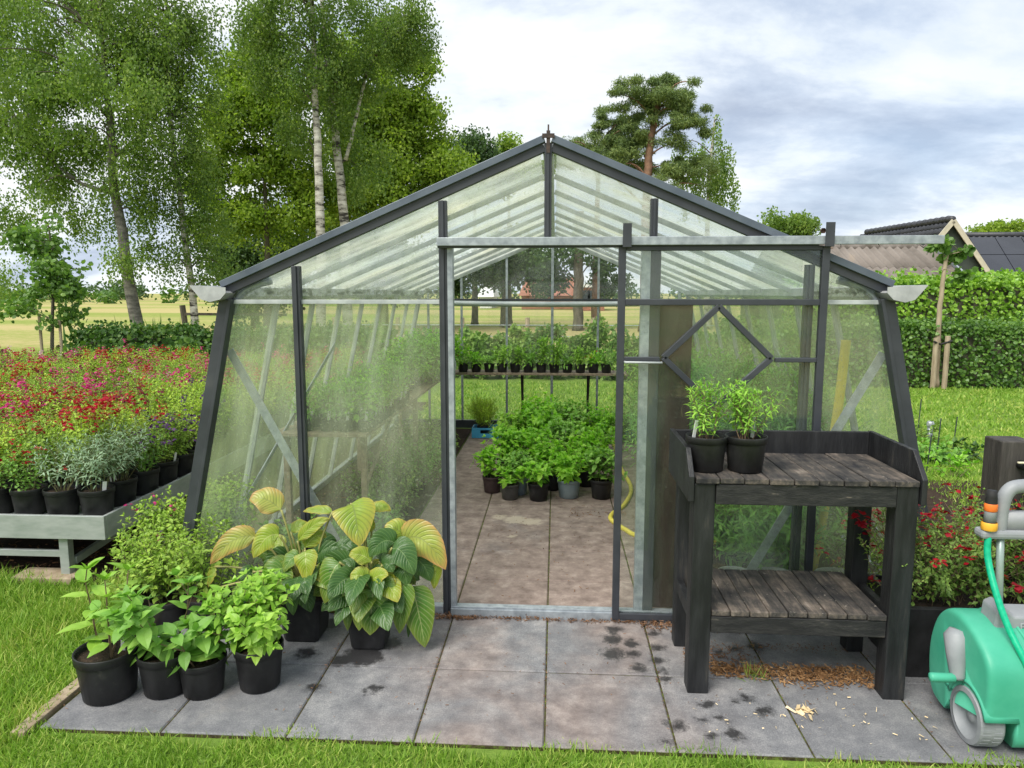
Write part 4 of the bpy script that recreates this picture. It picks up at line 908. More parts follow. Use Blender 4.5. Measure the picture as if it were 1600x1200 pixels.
# salvias standing on the ground beside the greenhouse corner
GS = [((315, 985), .115, .17, 'l_salvia', None, .40, 'green salvia without flowers in round black pot nearest the greenhouse corner'),
      ((255, 985), .10, .15, 'l_salvia', 'f_purple', .36, 'bushy salvia with dark purple flowers in front of the aluminium bench corner'),
      ((215, 975), .10, .15, 'l_salvia', 'f_magenta', .34, 'salvia with a few magenta flowers leaning over the grass edge'),
      ((300, 935), .10, .16, 'l_salvia', None, .46, 'tall pale green salvia against the slanting corner post'),
      ((255, 930), .10, .15, 'l_salvia', 'f_magenta', .40, 'salvia with one magenta flower spike in front of the bench leg'),
      ((330, 910), .10, .16, 'l_salvia', None, .50, 'tallest leafy salvia against the algae green greenhouse pane')]
for i, ((px, py), r, h, fm, fl, hh_, lab) in enumerate(GS):
    b = g(px, py); fol, tips = bush(70+i, 14, hh_, .06, .030, .048, SMALL, .5, .55, .1, .8, .35, .1, srad=.0022)
    potted('ground_salvia', lab, 'potted plant', (b[0], b[1]+.08, -.008), r, h, 'black_plastic', fol, tips, fm, (fl, .04, 8, .06, .018) if fl else None, 'salvias in pots beside the greenhouse corner', i*1.1)

# ------------------------------------------------------------------ aluminium plant benches full of salvias
def tray_bench(label, x0, x1, y0, y1, legs):
    t = thing('plant_bench', label, 'plant bench', (x1, y0, 0))
    W_, D_ = x1-x0, y1-y0
    def b(name, lo, hi, mat='tray', bev=.003): m = MB(); m.box(lo, hi); return m.build(name, mat, t, False, bev)
    b('tray_floor', (-W_+.01, .01, .355), (-.01, D_-.01, .37))
    b('tray_edge', (-W_, -.012, .262), (0, .010, .405)); b('tray_edge', (-W_, D_-.01, .262), (0, D_+.012, .405))
    b('tray_edge', (-.020, .0105, .262), (.002, D_-.0105, .405)); b('tray_edge', (-W_, .0105, .262), (-W_+.022, D_-.0105, .405))
    for y in legs:
        for x in (-.285, -W_+.25): b('leg', (x-.028, y, -.01), (x+.028, y+.05, .262))
        b('cross_bar', (-W_+.28, y+.012, .135), (-.315, y+.036, .175))
    for x in (-.262, ): 
        m = MB(); m.bar((x, legs[0]+.055, .10), (x, legs[1]-.01, .225), .03, .045); m.build('stretcher', 'tray', t, False, .002)
        m = MB(); m.bar((x, legs[1]+.06, .225), (x, legs[2]-.01, .225), .03, .045); m.build('stretcher', 'tray', t, False, .002)
    return t
TX = -2.625
tray_bench('aluminium plant bench crowded with potted salvias beside the greenhouse', TX-1.62, TX, 3.875, 9.6, (.02, 1.9, 3.7, 5.5))
tray_bench('second aluminium plant bench of salvias, beyond the first one', TX-3.35, TX-1.75, 5.2, 9.6, (.1, 1.5, 2.9, 4.2))
tray_bench('farthest left aluminium plant bench of salvias near the young maple', TX-4.9, TX-3.48, 7.4, 9.6, (.1, .9, 1.6, 2.1))
m = MB(); m.box((-.32, -.14, -.01), (.06, .02, .035)); tag(m.build('wood_block', 'stake', None, False, .006, loc=(TX-.26, 3.97, 0)), 'wooden block under the front leg of the plant bench', 'wood block')
protos = []
fl_opts = [('f_red', 'red'), ('f_magenta', 'magenta'), ('f_maroon', 'maroon'), ('f_pink', 'pale pink'), ('f_purple', 'dark purple'), ('f_orange', 'orange red')]
POTR, POTH = .100, .165
def table_plant(name, lab, loc, fm, flow, seed, hgt, T=SMALL, ll=.034, grp=None, **kw):
    kk = dict(lean=.50, branch=.5, droop=.1, up=.8, curve=.35, bare=.08, srad=.002); kk.update(kw)
    fol, tips = bush(seed, 12, hgt, .045, .028, ll*1.18, T, **kk)
    return potted(name, lab, 'potted plant', loc, POTR, POTH, 'black_plastic', fol, tips, fm, flow, grp, seed)
HID = (0, -60, -50)
G_T = 'salvias in pots crowded on the aluminium benches'
for i, (fmat, cn) in enumerate(fl_opts):
    for v in range(2):
        fm = ('l_salvia', 'l_salvia_yellow')[(i+v) % 2]
        p = table_plant('potted_salvia', 'x', (0, 0, 0), fm, (fmat, (.11 if cn in ('red', 'magenta', 'maroon') else .06), 14, .085, .024), 100+i*3+v, .34+.07*v)
        protos.append((p, cn, fm))
for v in range(2):
    p = table_plant('potted_salvia', 'x', (0, 0, 0), ('l_salvia', 'l_salvia_yellow')[v], None, 140+v, .40); protos.append((p, None, 0))
used = set()
def bench_name(x): return 'first' if x > TX-1.7 else ('second' if x > TX-3.4 else 'third')
def place(x, y, k):
    p, cn, _ = protos[k]; s = (rnd.uniform(.95, 1.06),)*2+(rnd.uniform(.86, 1.2),); rz = rnd.random()*6.28
    lab = (f'{cn} flowered salvia' if cn else 'leafy salvia without flowers')+{'first': ' in black pot on the bench beside the greenhouse', 'second': ' in black pot on the second bench', 'third': ' in black pot on the farthest left bench'}[bench_name(x)]
    gr = f'{cn or "flowerless"} salvias on the {bench_name(x)} aluminium bench'
    if k not in used:
        used.add(k); p.location = (x, y, .372); p.rotation_euler = (0, 0, rz); p.scale = s; p['label'] = lab; p['group'] = gr; return p
    return dup(p, (x, y, .372), rz, s, lab, gr)
BLK = {}
def choose(x, y):
    """varieties stand in blocks, a few strays among them"""
    key = (int(x*1.55), int(y*1.25))
    if key not in BLK:
        if y < 5.6: w_ = [.50, .20, .06, .02, .10, .02, .10]
        elif y < 7.4: w_ = [.18, .40, .14, .06, .08, .02, .12]
        else: w_ = [.10, .44, .30, .02, .02, .01, .11]
        if x > TX-.75 and y < 7.4: w_ = [.06, .04, .04, .06, .40, .04, .36]
        BLK[key] = rnd.choices(range(7), w_)[0]
    c = BLK[key] if rnd.random() < .5 else rnd.choice([0, 1, 1, 2, 6, 6])
    return c*2+rnd.randrange(2)
# the front row, each plant its own
b0 = 3.875
FR = [(-.125, .125, 'l_grey', .36, 'grey leaved sage at the front corner of the aluminium bench', 1, None), (-.335, .115, 'l_grey', .33, 'grey leaved sage with leaning white tag, second from bench corner', 1, None),
      (-.545, .12, 'l_mid', .27, 'small leaved green salvia, third pot from the bench corner', 0, 'f_red'), (-.755, .12, 'l_mid', .26, 'low round leaved salvia, fourth pot from the bench corner', 0, 'f_red'), (-.965, .12, 'l_salvia', .3, 'half seen salvia at the photo edge in the front bench row', 0, 'f_red'),
      (-.125, .36, 'l_grey', .40, 'grey leaved woody sage with two white tags, second pot along bench side', 2, None), (-.115, .60, 'l_mid', .32, 'grey green sage, third pot along bench side', 0, 'f_purple'),
      (-.115, .84, 'l_salvia', .33, 'salvia with small white tag, fourth pot along bench side', 1, 'f_purple'), (-.115, 1.08, 'l_salvia', .33, 'salvia beside the greenhouse post, fifth pot along bench side', 0, 'f_purple')]
for i, (dx, dy, fm, hg, lab, nt_, fl) in enumerate(FR):
    gry = fm == 'l_grey'
    p = table_plant('potted_salvia', lab, (TX+dx, b0+dy, .372), fm, (fl, .3, 5, .04, .026) if fl else None, 170+i, hg, SLIM if gry else SMALL, .040 if gry else .032, 'front row of potted plants on the aluminium bench', lean=.55, bare=.2 if gry else .1, **(dict(branch=.8) if gry else {}))
    for k in range(nt_): plant_tag(p, .05-.1*k, -.05+.03*k, POTH, .3, .05, .022)
for (bx0, bx1, by0, by1) in ((TX-1.5, TX-.115, b0+.11, 9.45), (TX-3.25, TX-1.85, 5.35, 9.45), (TX-4.8, TX-3.6, 7.5, 9.45)):
    nx = int(round((bx1-bx0)/.235))+1; ny = int((by1-by0)/.245)+1
    for j in range(ny):
        for i in range(nx):
            x = bx1-(bx1-bx0)*i/(nx-1); y = by0+j*.245
            if bx1 == TX-.115 and ((j == 0) or (i == 0 and j < 5)): continue
            if (x/y) < -1.06: continue
            place(x+rnd.uniform(-.02, .02), y+rnd.uniform(-.02, .02), choose(x, y))

for p, cn, _ in protos:                     # varieties that found no place are taken out again
    if p.get('label') == 'x':
        for c in kids(p): bpy.data.objects.remove(c)
        bpy.data.objects.remove(p)

# ------------------------------------------------------------------ inside the greenhouse
gx0 = GX
shelf_y = 8.45
sh = thing('plant_shelf', 'plank shelf on black legs along the back gable of the greenhouse', 'shelf', (-.4, shelf_y, 0))
m = MB(); m.box((-.92, -.12, .735), (1.25, .25, .760)); m.build('shelf_board', 'shelfwood', sh, False, .003)
for x in (-.86, .0, .80):
    m = MB(); m.box((x-.014, .20, 0), (x+.014, .228, .735)); m.build('leg', 'rubber', sh)
    m = MB(); m.bar((x, .19, .30), (x, -.08, .73), .02, .02); m.build('strut', 'rubber', sh)
LABS = ['yellow flowering seedling at the left end of the back shelf', 'broad leaved seedling second from the left on the back shelf', 'low rosette seedling third from the left on the back shelf', 'tall narrow seedling fourth from the left on the back shelf',
        'bushy lance leaved seedling fifth from the left on the back shelf', 'low broad seedling sixth from the left on the back shelf', 'tallest seedling with one tall bloom stalk on the back shelf', 'tall bright narrow leaved seedling just right of the tallest one on the shelf',
        'pale low rosette seedling on the back shelf', 'bright spiky seedling fourth from the right end of the back shelf', 'seedling with orange flower bud near the right end of the shelf', 'orange flowered seedling at the right end of the back shelf']
HS = [.16, .12, .10, .20, .20, .13, .30, .28, .09, .21, .14, .17]
for i in range(12):
    p = at(724+20.3*i, 572, shelf_y+.0)
    fol, tips = bush(200+i, 9, HS[i], .025, .022, .085 if HS[i] < .15 else .075, LANCE, .75 if HS[i] < .18 else .38, .1, .0, .9, .3, .0, taper=.25, srad=.002)
    t = potted('seedling', LABS[i], 'potted plant', (p[0], shelf_y-.02, .761), .066, .105, 'black_plastic', fol, tips, ('l_lime', 'l_basil', 'l_mid')[i % 3] if HS[i] < .18 else 'l_lime', None, 'seedlings in small black pots on the back shelf', i)
    if i in (0, 10, 11): blossoms(i, tips, .4, 5, .01, .018).build('blossom', 'f_orange', t, False, 0, False, (0, 0, .095))
# pots on the floor in the middle
def floor_plant(px, py, r, h, potm, fm, hg, lab, seed, n=16, ll=.072, lean=.55, T=OVATE):
    b = g(px, py); fol, tips = bush(seed, n, hg*.70, r*.55, .045, ll, T, lean, .5, .1, .7, .3, .05, taper=.3, srad=.003)
    return potted('floor_plant', lab, 'potted plant', (b[0], b[1]+r*.82, .003), r, h, potm, fol, tips, fm, None, 'leafy potted plants standing on the greenhouse floor', seed, None)
for a in ((768, 772, .085, .14, 'brown_plastic', 'l_basil', .32, 'leafy plant in purple brown pot at the left of the floor group', 301), (796, 783, .080, .13, 'dark_grey_plastic', 'l_basil', .20, 'small leafy plant in dusty grey pot, front left of the floor group', 302, 8),
          (811, 775, .075, .15, 'grey_plastic_pot', 'l_mid', .30, 'leafy plant in pale grey pot half hidden behind two front pots', 303), (841, 785, .090, .145, 'black_plastic', 'l_basil', .26, 'leafy plant in black pot at the centre front of the floor group', 304, 12),
          (889, 781, .100, .155, 'grey_plastic_pot', 'l_basil', .30, 'leafy plant in large blue grey pot at the front of the floor group', 305, 20), (940, 782, .095, .16, 'black_plastic', 'l_mid', .34, 'leafy plant in black pot partly behind the door frame', 306),
          (862, 768, .085, .15, 'black_plastic', 'l_basil', .40, 'leafy plant in black pot squeezed between the black and blue grey pots', 307), (915, 762, .09, .15, 'black_plastic', 'l_basil', .44, 'taller leafy plant behind the blue grey pot', 308),
          (830, 748, .09, .15, 'black_plastic', 'l_basil', .46, 'leafy plant in second row behind the pale grey pot', 309), (790, 745, .09, .15, 'black_plastic', 'l_basil', .44, 'leafy plant in second row on the left side', 310),
          (880, 738, .09, .15, 'black_plastic', 'l_mid', .50, 'broad leaved plant in the middle of the floor group', 311), (935, 735, .09, .15, 'black_plastic', 'l_basil', .46, 'leafy plant in second row on the right side', 312),
          (845, 722, .10, .16, 'black_plastic', 'l_basil', .72, 'tallest leafy plant rising at the back of the floor group', 313, 22), (800, 722, .10, .16, 'black_plastic', 'l_lime', .52, 'lime leaved plant at the back left of the floor group', 314),
          (893, 715, .10, .16, 'black_plastic', 'l_mid', .62, 'round leaved plant at the back of the floor group', 315), (938, 715, .10, .16, 'black_plastic', 'l_basil', .50, 'leafy plant at the back right of the floor group', 316)):
    floor_plant(*a)
def crate(label, loc, s=(.30, .22, .11)):
    t = thing('plastic_crate', label, 'crate', loc); a, b, c = s
    m = MB(); m.box((0, 0, 0), (a, b, .012))
    for lo, hi in (((0, 0, .0125), (a*.3, .012, c)), ((a*.7, 0, .0125), (a, .012, c)), ((a*.3, 0, .0125), (a*.7, .012, c*.45)), ((a*.3, 0, c*.8), (a*.7, .012, c)), ((0, b-.012, .0125), (a, b, c)), ((0, .0125, .0125), (.012, b-.0125, c)), ((a-.012, .0125, .0125), (a, b-.0125, c))): m.box(lo, hi)
    m.build('crate_body', 'blue_plastic', t, False, .002); return t
cr_ = g(737, 685); crate('blue plastic crate under a ferny yellow plant on the greenhouse floor', (cr_[0], cr_[1], .004), (.34, .24, .12))
fol, tips = bush(330, 16, .34, .07, .022, .05, NEEDLE, .5, .8, .0, .9, .4, .1, taper=.2, srad=.002, pair=3)
potted('ferny_plant', 'feathery yellow green plant standing in the blue crate', 'potted plant', (cr_[0]+.13, cr_[1]+.12, .018), .08, .12, 'black_plastic', fol, tips, 'l_salvia_yellow')
cr2 = g(972, 688); crate('blue crate seen through the sliding door glass, near the back gable', (cr2[0], cr2[1], .004), (.22, .2, .12))
# staging bench along the left wall
st = thing('staging_bench', 'long wooden staging bench inside along the left greenhouse wall', 'bench', (-1.55, 4.62, 0))
m = MB(); m.box((-.36, 0, .735), (.29, 3.85, .760)); m.build('bench_top', 'shelfwood', st, False, .003)
for y in (.1, 1.9, 3.7):
    for x in (-.3, .24): m = MB(); m.box((x-.02, y-.02, 0), (x+.02, y+.02, .734)); m.build('leg', 'shelfwood', st)
m = MB(); m.bar((.24, .1, .35), (.24, .9, .70), .02, .02); m.build('strut', 'shelfwood', st)
q = random.Random(3); sp_ = []
for k, (hg, fm, ll, T) in enumerate(((.16, 'l_mid', .05, SMALL), (.20, 'l_basil', .06, OVATE), (.13, 'l_salvia', .045, SMALL), (.24, 'l_mid', .05, SLIM))):
    fol, tips = bush(400+k, 10, hg, .03, .03, ll, T, .65, .4, .1, .7, .3, .0, srad=.0018)
    t = thing('bench_seedling', 'x', 'potted plant'); round_pot(.055, .08, 'black_plastic', t); fol.build('foliage', [fm, 'stem'], t, False, 0, False, (0, 0, .07)); plant_tag(t, .02, -.03, .08, .3, .06, .02); sp_.append(t)
first = set()
for j in range(18):
    for i in range(4):
        if j > 8 and i < 1: continue
        x = -1.30-.135*i+q.uniform(-.01, .01); y = 4.72+.155*j; k = q.randrange(4); s = q.uniform(.9, 1.2)
        lab = ('short seedling', 'broad leaved seedling', 'low pale seedling', 'narrow leaved seedling')[k]+' in small pot on the staging bench behind left glass'
        gr = ('short seedlings', 'broad leaved seedlings', 'low pale seedlings', 'narrow leaved seedlings')[k]+' on the staging bench'
        if k not in first: first.add(k); o = sp_[k]; o.location = (x, y, .762); o['label'] = lab; o['group'] = gr
        else: dup(sp_[k], (x, y, .762), q.random()*6, s, lab, gr)
# taller bed plants
def bed_plant(name, label, x, y, n, hg, pr, ll, T, fm, seed, node=.05, lean=.35, branch=.6, z=0.0, group=None, **kw):
    fol, tips = bush(seed, n, hg, pr, node, ll, T, lean, branch, .1, .8, .2, .05, taper=.3, srad=.004, **kw)
    t = thing(name, label, 'plant', (x, y, z), 0, group); fol.build('foliage', [fm, 'stem'], t); return t
for i, (x, y, n, hg, pr, ll, T, fm, lab) in enumerate((
    (-1.50, 8.0, 34, .52, .30, .06, SMALL, 'l_basil', 'tall bushy plant at the far end of the staging bench'),
    (-1.45, 7.35, 22, .42, .22, .06, SMALL, 'l_mid', 'airy green plant beside the tall one on the staging bench'))):
    bed_plant('bench_plant', lab, x, y, n, hg, pr, ll, T, fm, 430+i, .03, .4, z=.762, group='taller plants on the staging bench')
tc_ = at(570, 590, 6.6); m = MB(); m.lathe([(.0, 0), (.05, 0), (.045, .04), (.03, .06), (.03, .10), (.05, .12), (.06, .14), (.06, .16), (.0, .16)], 16); tag(m.build('clay_feeder', 'terracotta', None, True, loc=(-1.66, 6.8, .762)), 'orange clay pot stand among the seedlings on the staging bench', 'clay pot')
wc = thing('watering_can', 'grey zinc watering can with hoop handle at the end of the staging bench', 'watering can', (-1.24, 7.55, .762), .5)
m = MB(); m.lathe([(.0, 0), (.10, 0), (.10, .18), (.085, .21), (.03, .22), (.0, .22)], 20); m.build('can_body', 'zinc', wc, True)
ring('can_handle', [(.10+.10*math.sin(t)*1.0-.02, 0, .16-.13*math.cos(t)) for t in np.linspace(.1, 2*math.pi-1.2, 16)], .008, 'zinc', wc)
ring('can_spout', [(-.09, 0, .05), (-.18, 0, .15), (-.28, 0, .26)], .016, 'zinc', wc)
# floor planting on the left and the feathery bed on the right
for i, (x, y, n, hg, pr, ll, T, fm, lab) in enumerate((
    (-1.25, 4.05, 22, .34, .16, .09, LANCE, 'l_feather', 'long leaved plant low behind the left gable pane by the path'), (-1.62, 4.15, 18, .30, .16, .06, OVATE, 'l_mid', 'bushy plant low in the left greenhouse bed near the gable'),
    (-1.22, 4.6, 16, .30, .12, .05, OVATE, 'l_weed', 'dark leafy plant under the near end of the staging bench'), (-1.30, 5.3, 20, .40, .18, .05, SMALL, 'l_weed', 'leafy plant under the staging bench beside the path'),
    (-1.25, 6.1, 20, .42, .18, .05, SMALL, 'l_feather', 'leafy plant under the middle of the staging bench'), (-1.3, 7.0, 20, .42, .18, .05, SMALL, 'l_weed', 'leafy plant under the far end of the staging bench'),
    (1.30, 4.35, 34, .85, .20, .085, SLIM, 'l_feather', 'feathery green plant directly behind the sliding door glass'), (1.18, 5.1, 36, 1.15, .20, .085, SLIM, 'l_feather', 'tall feathery plant behind the diamond of the sliding door'),
    (1.45, 5.3, 36, 1.25, .24, .085, SLIM, 'l_feather', 'tallest feathery plant near the right greenhouse wall'), (1.25, 6.1, 34, 1.2, .24, .09, SLIM, 'l_feather', 'feathery plant in the middle of the right bed'),
    (1.35, 7.0, 34, 1.1, .26, .09, SLIM, 'l_mid', 'broad feathery plant far back in the right bed'), (1.28, 7.9, 26, .6, .22, .08, SMALL, 'l_weed', 'low bushy plant at the back of the right bed'),
    (1.72, 4.5, 14, .5, .12, .05, SLIM, 'l_feather', 'thin green plant behind the right corner pane'), (.85, 8.1, 16, .36, .15, .05, SMALL, 'l_weed', 'grey green plant right of the floor group by the back gable'))):
    bed_plant('bed_plant', lab, x, y, n, hg, pr, ll, T, fm, 450+i, .035, .32, .7, group='plants growing in the greenhouse beds')
sheet('greenhouse_soil', -1.98, 3.66, -1.04, 8.82, -.006, 'dirt', 8, 30, .004); sheet('greenhouse_soil', .98, 3.66, 1.92, 8.82, -.006, 'dirt', 8, 30, .004)
# empty pots behind the right panes, yellow hose
M['clear_pot'] = plain('pale grey green plastic', (.25, .29, .27), (.36, .40, .38), .4, 9)
for i, (x, y, r, h, lab) in enumerate(((1.02, 3.90, .10, .14, 'empty pale pot behind the glass left below the bench top'), (1.24, 3.88, .12, .14, 'wide empty pale pot with a pink label behind the door glass'), (1.56, 3.84, .125, .16, 'empty pale pot behind the glass beside the mullion'), (1.80, 3.86, .12, .13, 'empty pale pot behind the right corner pane'))):
    t = thing('empty_pot', lab, 'pot', (x, y, 0), 0, 'empty pots behind the front glass'); round_pot(r, h, 'clear_pot', t)
    if i == 1: m = MB(); m.bar((.02, -.10, .06), (.09, -.08, .15), .05, .002, 0, (0, -1, 0)); m.build('plant_tag', 'f_pink', t)
hy = MB(); pts = [at(965, 650, 6.2), at(972, 700, 5.6)]
P3 = [g(x, y, .012) for x, y in ((958, 690), (970, 730), (986, 762), (976, 788), (958, 802), (954, 810), (962, 818), (978, 828), (1000, 838), (1080, 850), (1180, 842), (1255, 850))]
P3 += [(1.52, 4.12, .06), (1.555, 4.10, .35), (1.58, 4.08, .8), (1.60, 4.06, 1.15), (1.615, 4.06, 1.44)]
hp_ = smooth_path(P3, 160); hy.tube(hp_, np.where(hp_[:, 2] > .2, .026, .018), 8); tag(hy.build('yellow_hose', 'hose_yellow', None, True), 'yellow garden hose snaking over the greenhouse floor and up the right wall', 'hose')

# ------------------------------------------------------------------ trees
def leaf_ball(mb, cents, radii, n, size, mat, q, T=QUAD, droop=0.0, shell=.5, flat=1.0, upb=.6):
    """n leaves round each cluster centre"""
    c = np.repeat(np.asarray(cents), n, 0); k = len(c)
    o_ = q.normal(size=(k, 3)); o_ = unit(o_)*(q.random((k, 1))**shell); o_ *= np.repeat(np.asarray(radii), n)[:, None]; o_[:, 2] *= flat
    if droop: o_[:, 2] -= q.random(k)*droop
    D = q.normal(size=(k, 3)); D[:, 2] -= .4+2*droop; U = q.normal(size=(k, 3))*.9; U[:, 2] += upb
    mb.inst(T, c+o_, D, U, (size*q.uniform(.65, 1.25, k))[:, None], mat)
def crown_pts(ells, dens, q, shell=.42):
    out = []
    for (c, r) in ells:
        n = max(3, int(dens*(r[0]*r[2])*math.pi)); d = unit(q.normal(size=(n, 3)))*(q.random((n, 1))**shell)
        out.append(np.array(c)+d*np.array(r))
    return np.concatenate(out)
def tree(label, trunk, r0, ells, seed, fm, bark='bark', cl=2.2, nl=70, cr=.45, ls=.09, droop=0.0, flat=.8, name='tree', group=None, limbs=26, T=QUAD, r1=.03, extra_trunks=(), shell=.42, wood=1.0):
    k_ = (2.0, 3.4) if T is NEEDLE else (2.6, 3.8)
    if T is ROUND: k_ = (1.2, 1.6)
    cl *= k_[0]; nl = int(nl*k_[1]); cr *= 1.15 if T is QUAD else 1.0
    q = np.random.default_rng(seed); base = np.array([trunk[0][0], trunk[0][1], 0.0])
    t = thing(name, label, 'tree', tuple(base), 0, group)
    tk = MB(); cp = crown_pts(ells, cl, q, shell)
    allp = []
    for j, tr in enumerate((trunk,)+tuple(extra_trunks)):
        pts = smooth_path(np.array(tr, float), 20); pts = pts+q.normal(size=pts.shape)*min(.015, r0*.12); pts[0] = tr[0]
        rr = np.linspace(r0*(1 if j == 0 else .34), r1*(1 if j == 0 else .6), len(pts)); rr[0] *= 1.25; tk.tube(pts-base, rr, 8); allp.append(pts)
    ap = np.concatenate(allp); zl = np.percentile(ap[:, 2], 30)
    for i in q.permutation(len(cp))[:limbs]:
        e = cp[i]; cand = ap[(ap[:, 2] > min(zl, e[2]-.3)) & (ap[:, 2] < max(e[2]+.4*droop, zl+.5))]
        if len(cand) == 0: cand = ap
        a = cand[np.argmin(np.linalg.norm(cand-e, axis=1)+.6*np.abs(cand[:, 2]-(e[2]-.5*np.linalg.norm((cand-e)[:, :2], axis=1))))]
        mid = (a+e)/2+np.array([0, 0, .18*np.linalg.norm(e-a)])+q.normal(size=3)*.08
        tk.tube(smooth_path([a-base, mid-base, e-base], 8), np.linspace(.032*wood, .008*wood, 9), 5, 1 if bark[:5] == 'birch' else 0)
    tk.build('trunk', [bark, 'bark'], t, True)
    cb_ = MB(); leaf_ball(cb_, cp-base, q.uniform(.55, 1.25, len(cp))*cr, nl, ls, 0, q, T, droop, .5, flat)
    cb_.build('crown', fm, t)
    return t
def E(px, py, rx, ry, Y):
    c = at(px, py, Y); s = Y*1.02/F; return (np.array(c)+np.array([0, rnd.uniform(-.3, .3)*rx*s, 0]), np.array([rx*s, rx*s*.8, ry*s]))
def TP(Y, *pp):
    b = at(pp[0][0], pp[0][1], Y); return [(b[0], Y, 0)]+[at(x, y, Y) for x, y in pp[1:]]
BG = 'birches beyond the left hedge'
tree('leaning birch with thick grey trunk and broad airy crown at the far left', TP(19, (228, 560), (215, 510), (196, 400), (178, 290), (172, 190), (160, 60), (155, -60)), .20,
     [E(60, 110, 130, 130, 19), E(150, 30, 110, 90, 19), E(30, 270, 80, 70, 19), E(130, 220, 70, 70, 19.5), E(20, 20, 90, 100, 20), E(170, 130, 90, 70, 18.5), E(225, 200, 45, 70, 18.5), E(130, 330, 45, 45, 19), E(80, -60, 160, 60, 19), E(190, 400, 35, 30, 18.5), E(230, 90, 70, 110, 19.5), E(200, 300, 50, 50, 19), E(40, 190, 80, 60, 19.5), E(15, 430, 30, 25, 19), E(20, 360, 40, 30, 19)],
     1, 'l_birch', 'birch_grey', 1.7, 60, .50, .085, .55, .8, 'birch_tree', BG, 60, extra_trunks=(TP(19, (200, 420), (172, 250), (215, 215), (235, 180))[1:], TP(19, (190, 370), (180, 300), (135, 290), (90, 260), (45, 225))[1:]))
tree('slim birch with pale grey stem just left of the greenhouse gutter', TP(20, (305, 560), (303, 500), (296, 420), (280, 300), (266, 180), (262, 60), (258, -50)), .13,
     [E(280, 110, 65, 120, 20), E(310, 290, 50, 100, 20), E(255, 260, 50, 70, 20), E(270, 10, 60, 60, 20), E(320, 400, 40, 50, 20), E(265, 390, 45, 40, 20), E(230, 60, 50, 80, 20)],
     2, 'l_birch_dark', 'birch', 1.8, 58, .50, .085, .5, .8, 'birch_tree', BG, 34)
tree('white stemmed birch, left one of the pair above the greenhouse roof', TP(22, (503, 560), (502, 380), (497, 250), (492, 140), (490, 40), (485, -60)), .17,
     [E(450, 40, 80, 60, 22), E(490, 90, 60, 55, 22), E(420, 110, 45, 45, 22), E(480, -20, 100, 50, 22), E(470, 190, 50, 45, 22.4), E(385, 30, 40, 45, 22)],
     3, 'l_birch_dark', 'birch', 1.7, 58, .50, .09, .5, .8, 'birch_tree', BG, 26, r1=.05)
tree('white stemmed birch, right one of the pair, with a long side limb', TP(23, (545, 560), (538, 350), (526, 230), (516, 130), (507, 40), (500, -60)), .18,
     [E(575, 70, 60, 55, 23), E(640, 60, 42, 50, 23), E(550, 150, 55, 60, 23.4), E(600, 10, 70, 40, 23), E(560, 250, 50, 50, 23.5), E(655, 25, 28, 40, 23)],
     4, 'l_birch_dark', 'birch', 1.8, 58, .48, .09, .5, .8, 'birch_tree', BG, 26, r1=.05, extra_trunks=(TP(23, (540, 330), (540, 250), (555, 190), (575, 110), (605, 65), (640, 35))[1:],))
WG = 'dense broadleaved trees beyond the greenhouse'
tree('dense bright green tree rising directly behind the white birches', TP(31, (600, 560), (600, 400), (600, 150)), .25, [E(590, 170, 75, 95, 31), E(640, 230, 60, 75, 31), E(560, 280, 85, 70, 31), E(690, 275, 40, 45, 31), E(630, 300, 80, 60, 31), E(600, 90, 45, 45, 31), E(660, 165, 28, 40, 31), E(705, 250, 35, 40, 31), E(540, 190, 40, 60, 31), E(640, 110, 32, 40, 31), E(520, 110, 50, 50, 31.5), E(715, 285, 30, 30, 31)], 5, 'l_bright', 'bark', 1.0, 90, .75, .16, .1, .75, 'broadleaf_tree', WG, 12)
tree('yellow green tree between the slim birch and the white birches', TP(28, (420, 560), (418, 420), (410, 200)), .22, [E(410, 200, 60, 80, 28), E(380, 300, 55, 70, 28), E(440, 340, 60, 55, 28), E(395, 130, 40, 50, 28), E(460, 260, 45, 60, 28.5), E(350, 200, 40, 70, 28), E(345, 330, 40, 60, 28), E(440, 170, 40, 50, 28), E(365, 110, 35, 50, 28.5), E(330, 250, 35, 60, 28.5), E(400, 60, 50, 40, 28.5)], 6, 'l_bright', 'bark', .95, 85, .7, .15, .1, .75, 'broadleaf_tree', WG, 14)
tree('dark green tree low behind the left roof slope', TP(35, (400, 540), (400, 440), (400, 350)), .25, [E(380, 390, 60, 60, 35), E(460, 400, 70, 60, 35), E(540, 380, 80, 60, 35), E(420, 450, 80, 50, 35), E(620, 400, 60, 60, 35)], 7, 'l_dark', 'bark', .9, 80, .85, .18, 0, .8, 'broadleaf_tree', WG, 8)
tree('small round green tree left of the greenhouse ridge', TP(38, (742, 540), (742, 400), (742, 240)), .2, [E(742, 235, 30, 30, 38), E(720, 270, 30, 30, 38), E(760, 265, 30, 30, 38)], 8, 'l_dark', 'bark', 1.1, 90, .7, .18, 0, .85, 'broadleaf_tree', WG, 6)
tree('light green tree just left of the ridge finial', TP(40, (795, 540), (795, 400), (795, 250)), .2, [E(795, 245, 38, 26, 40), E(830, 262, 34, 24, 40), E(770, 280, 50, 30, 40)], 9, 'l_bright', 'bark', 1.1, 90, .7, .18, 0, .8, 'broadleaf_tree', WG, 6)
PG = 'trees behind the right roof slope'
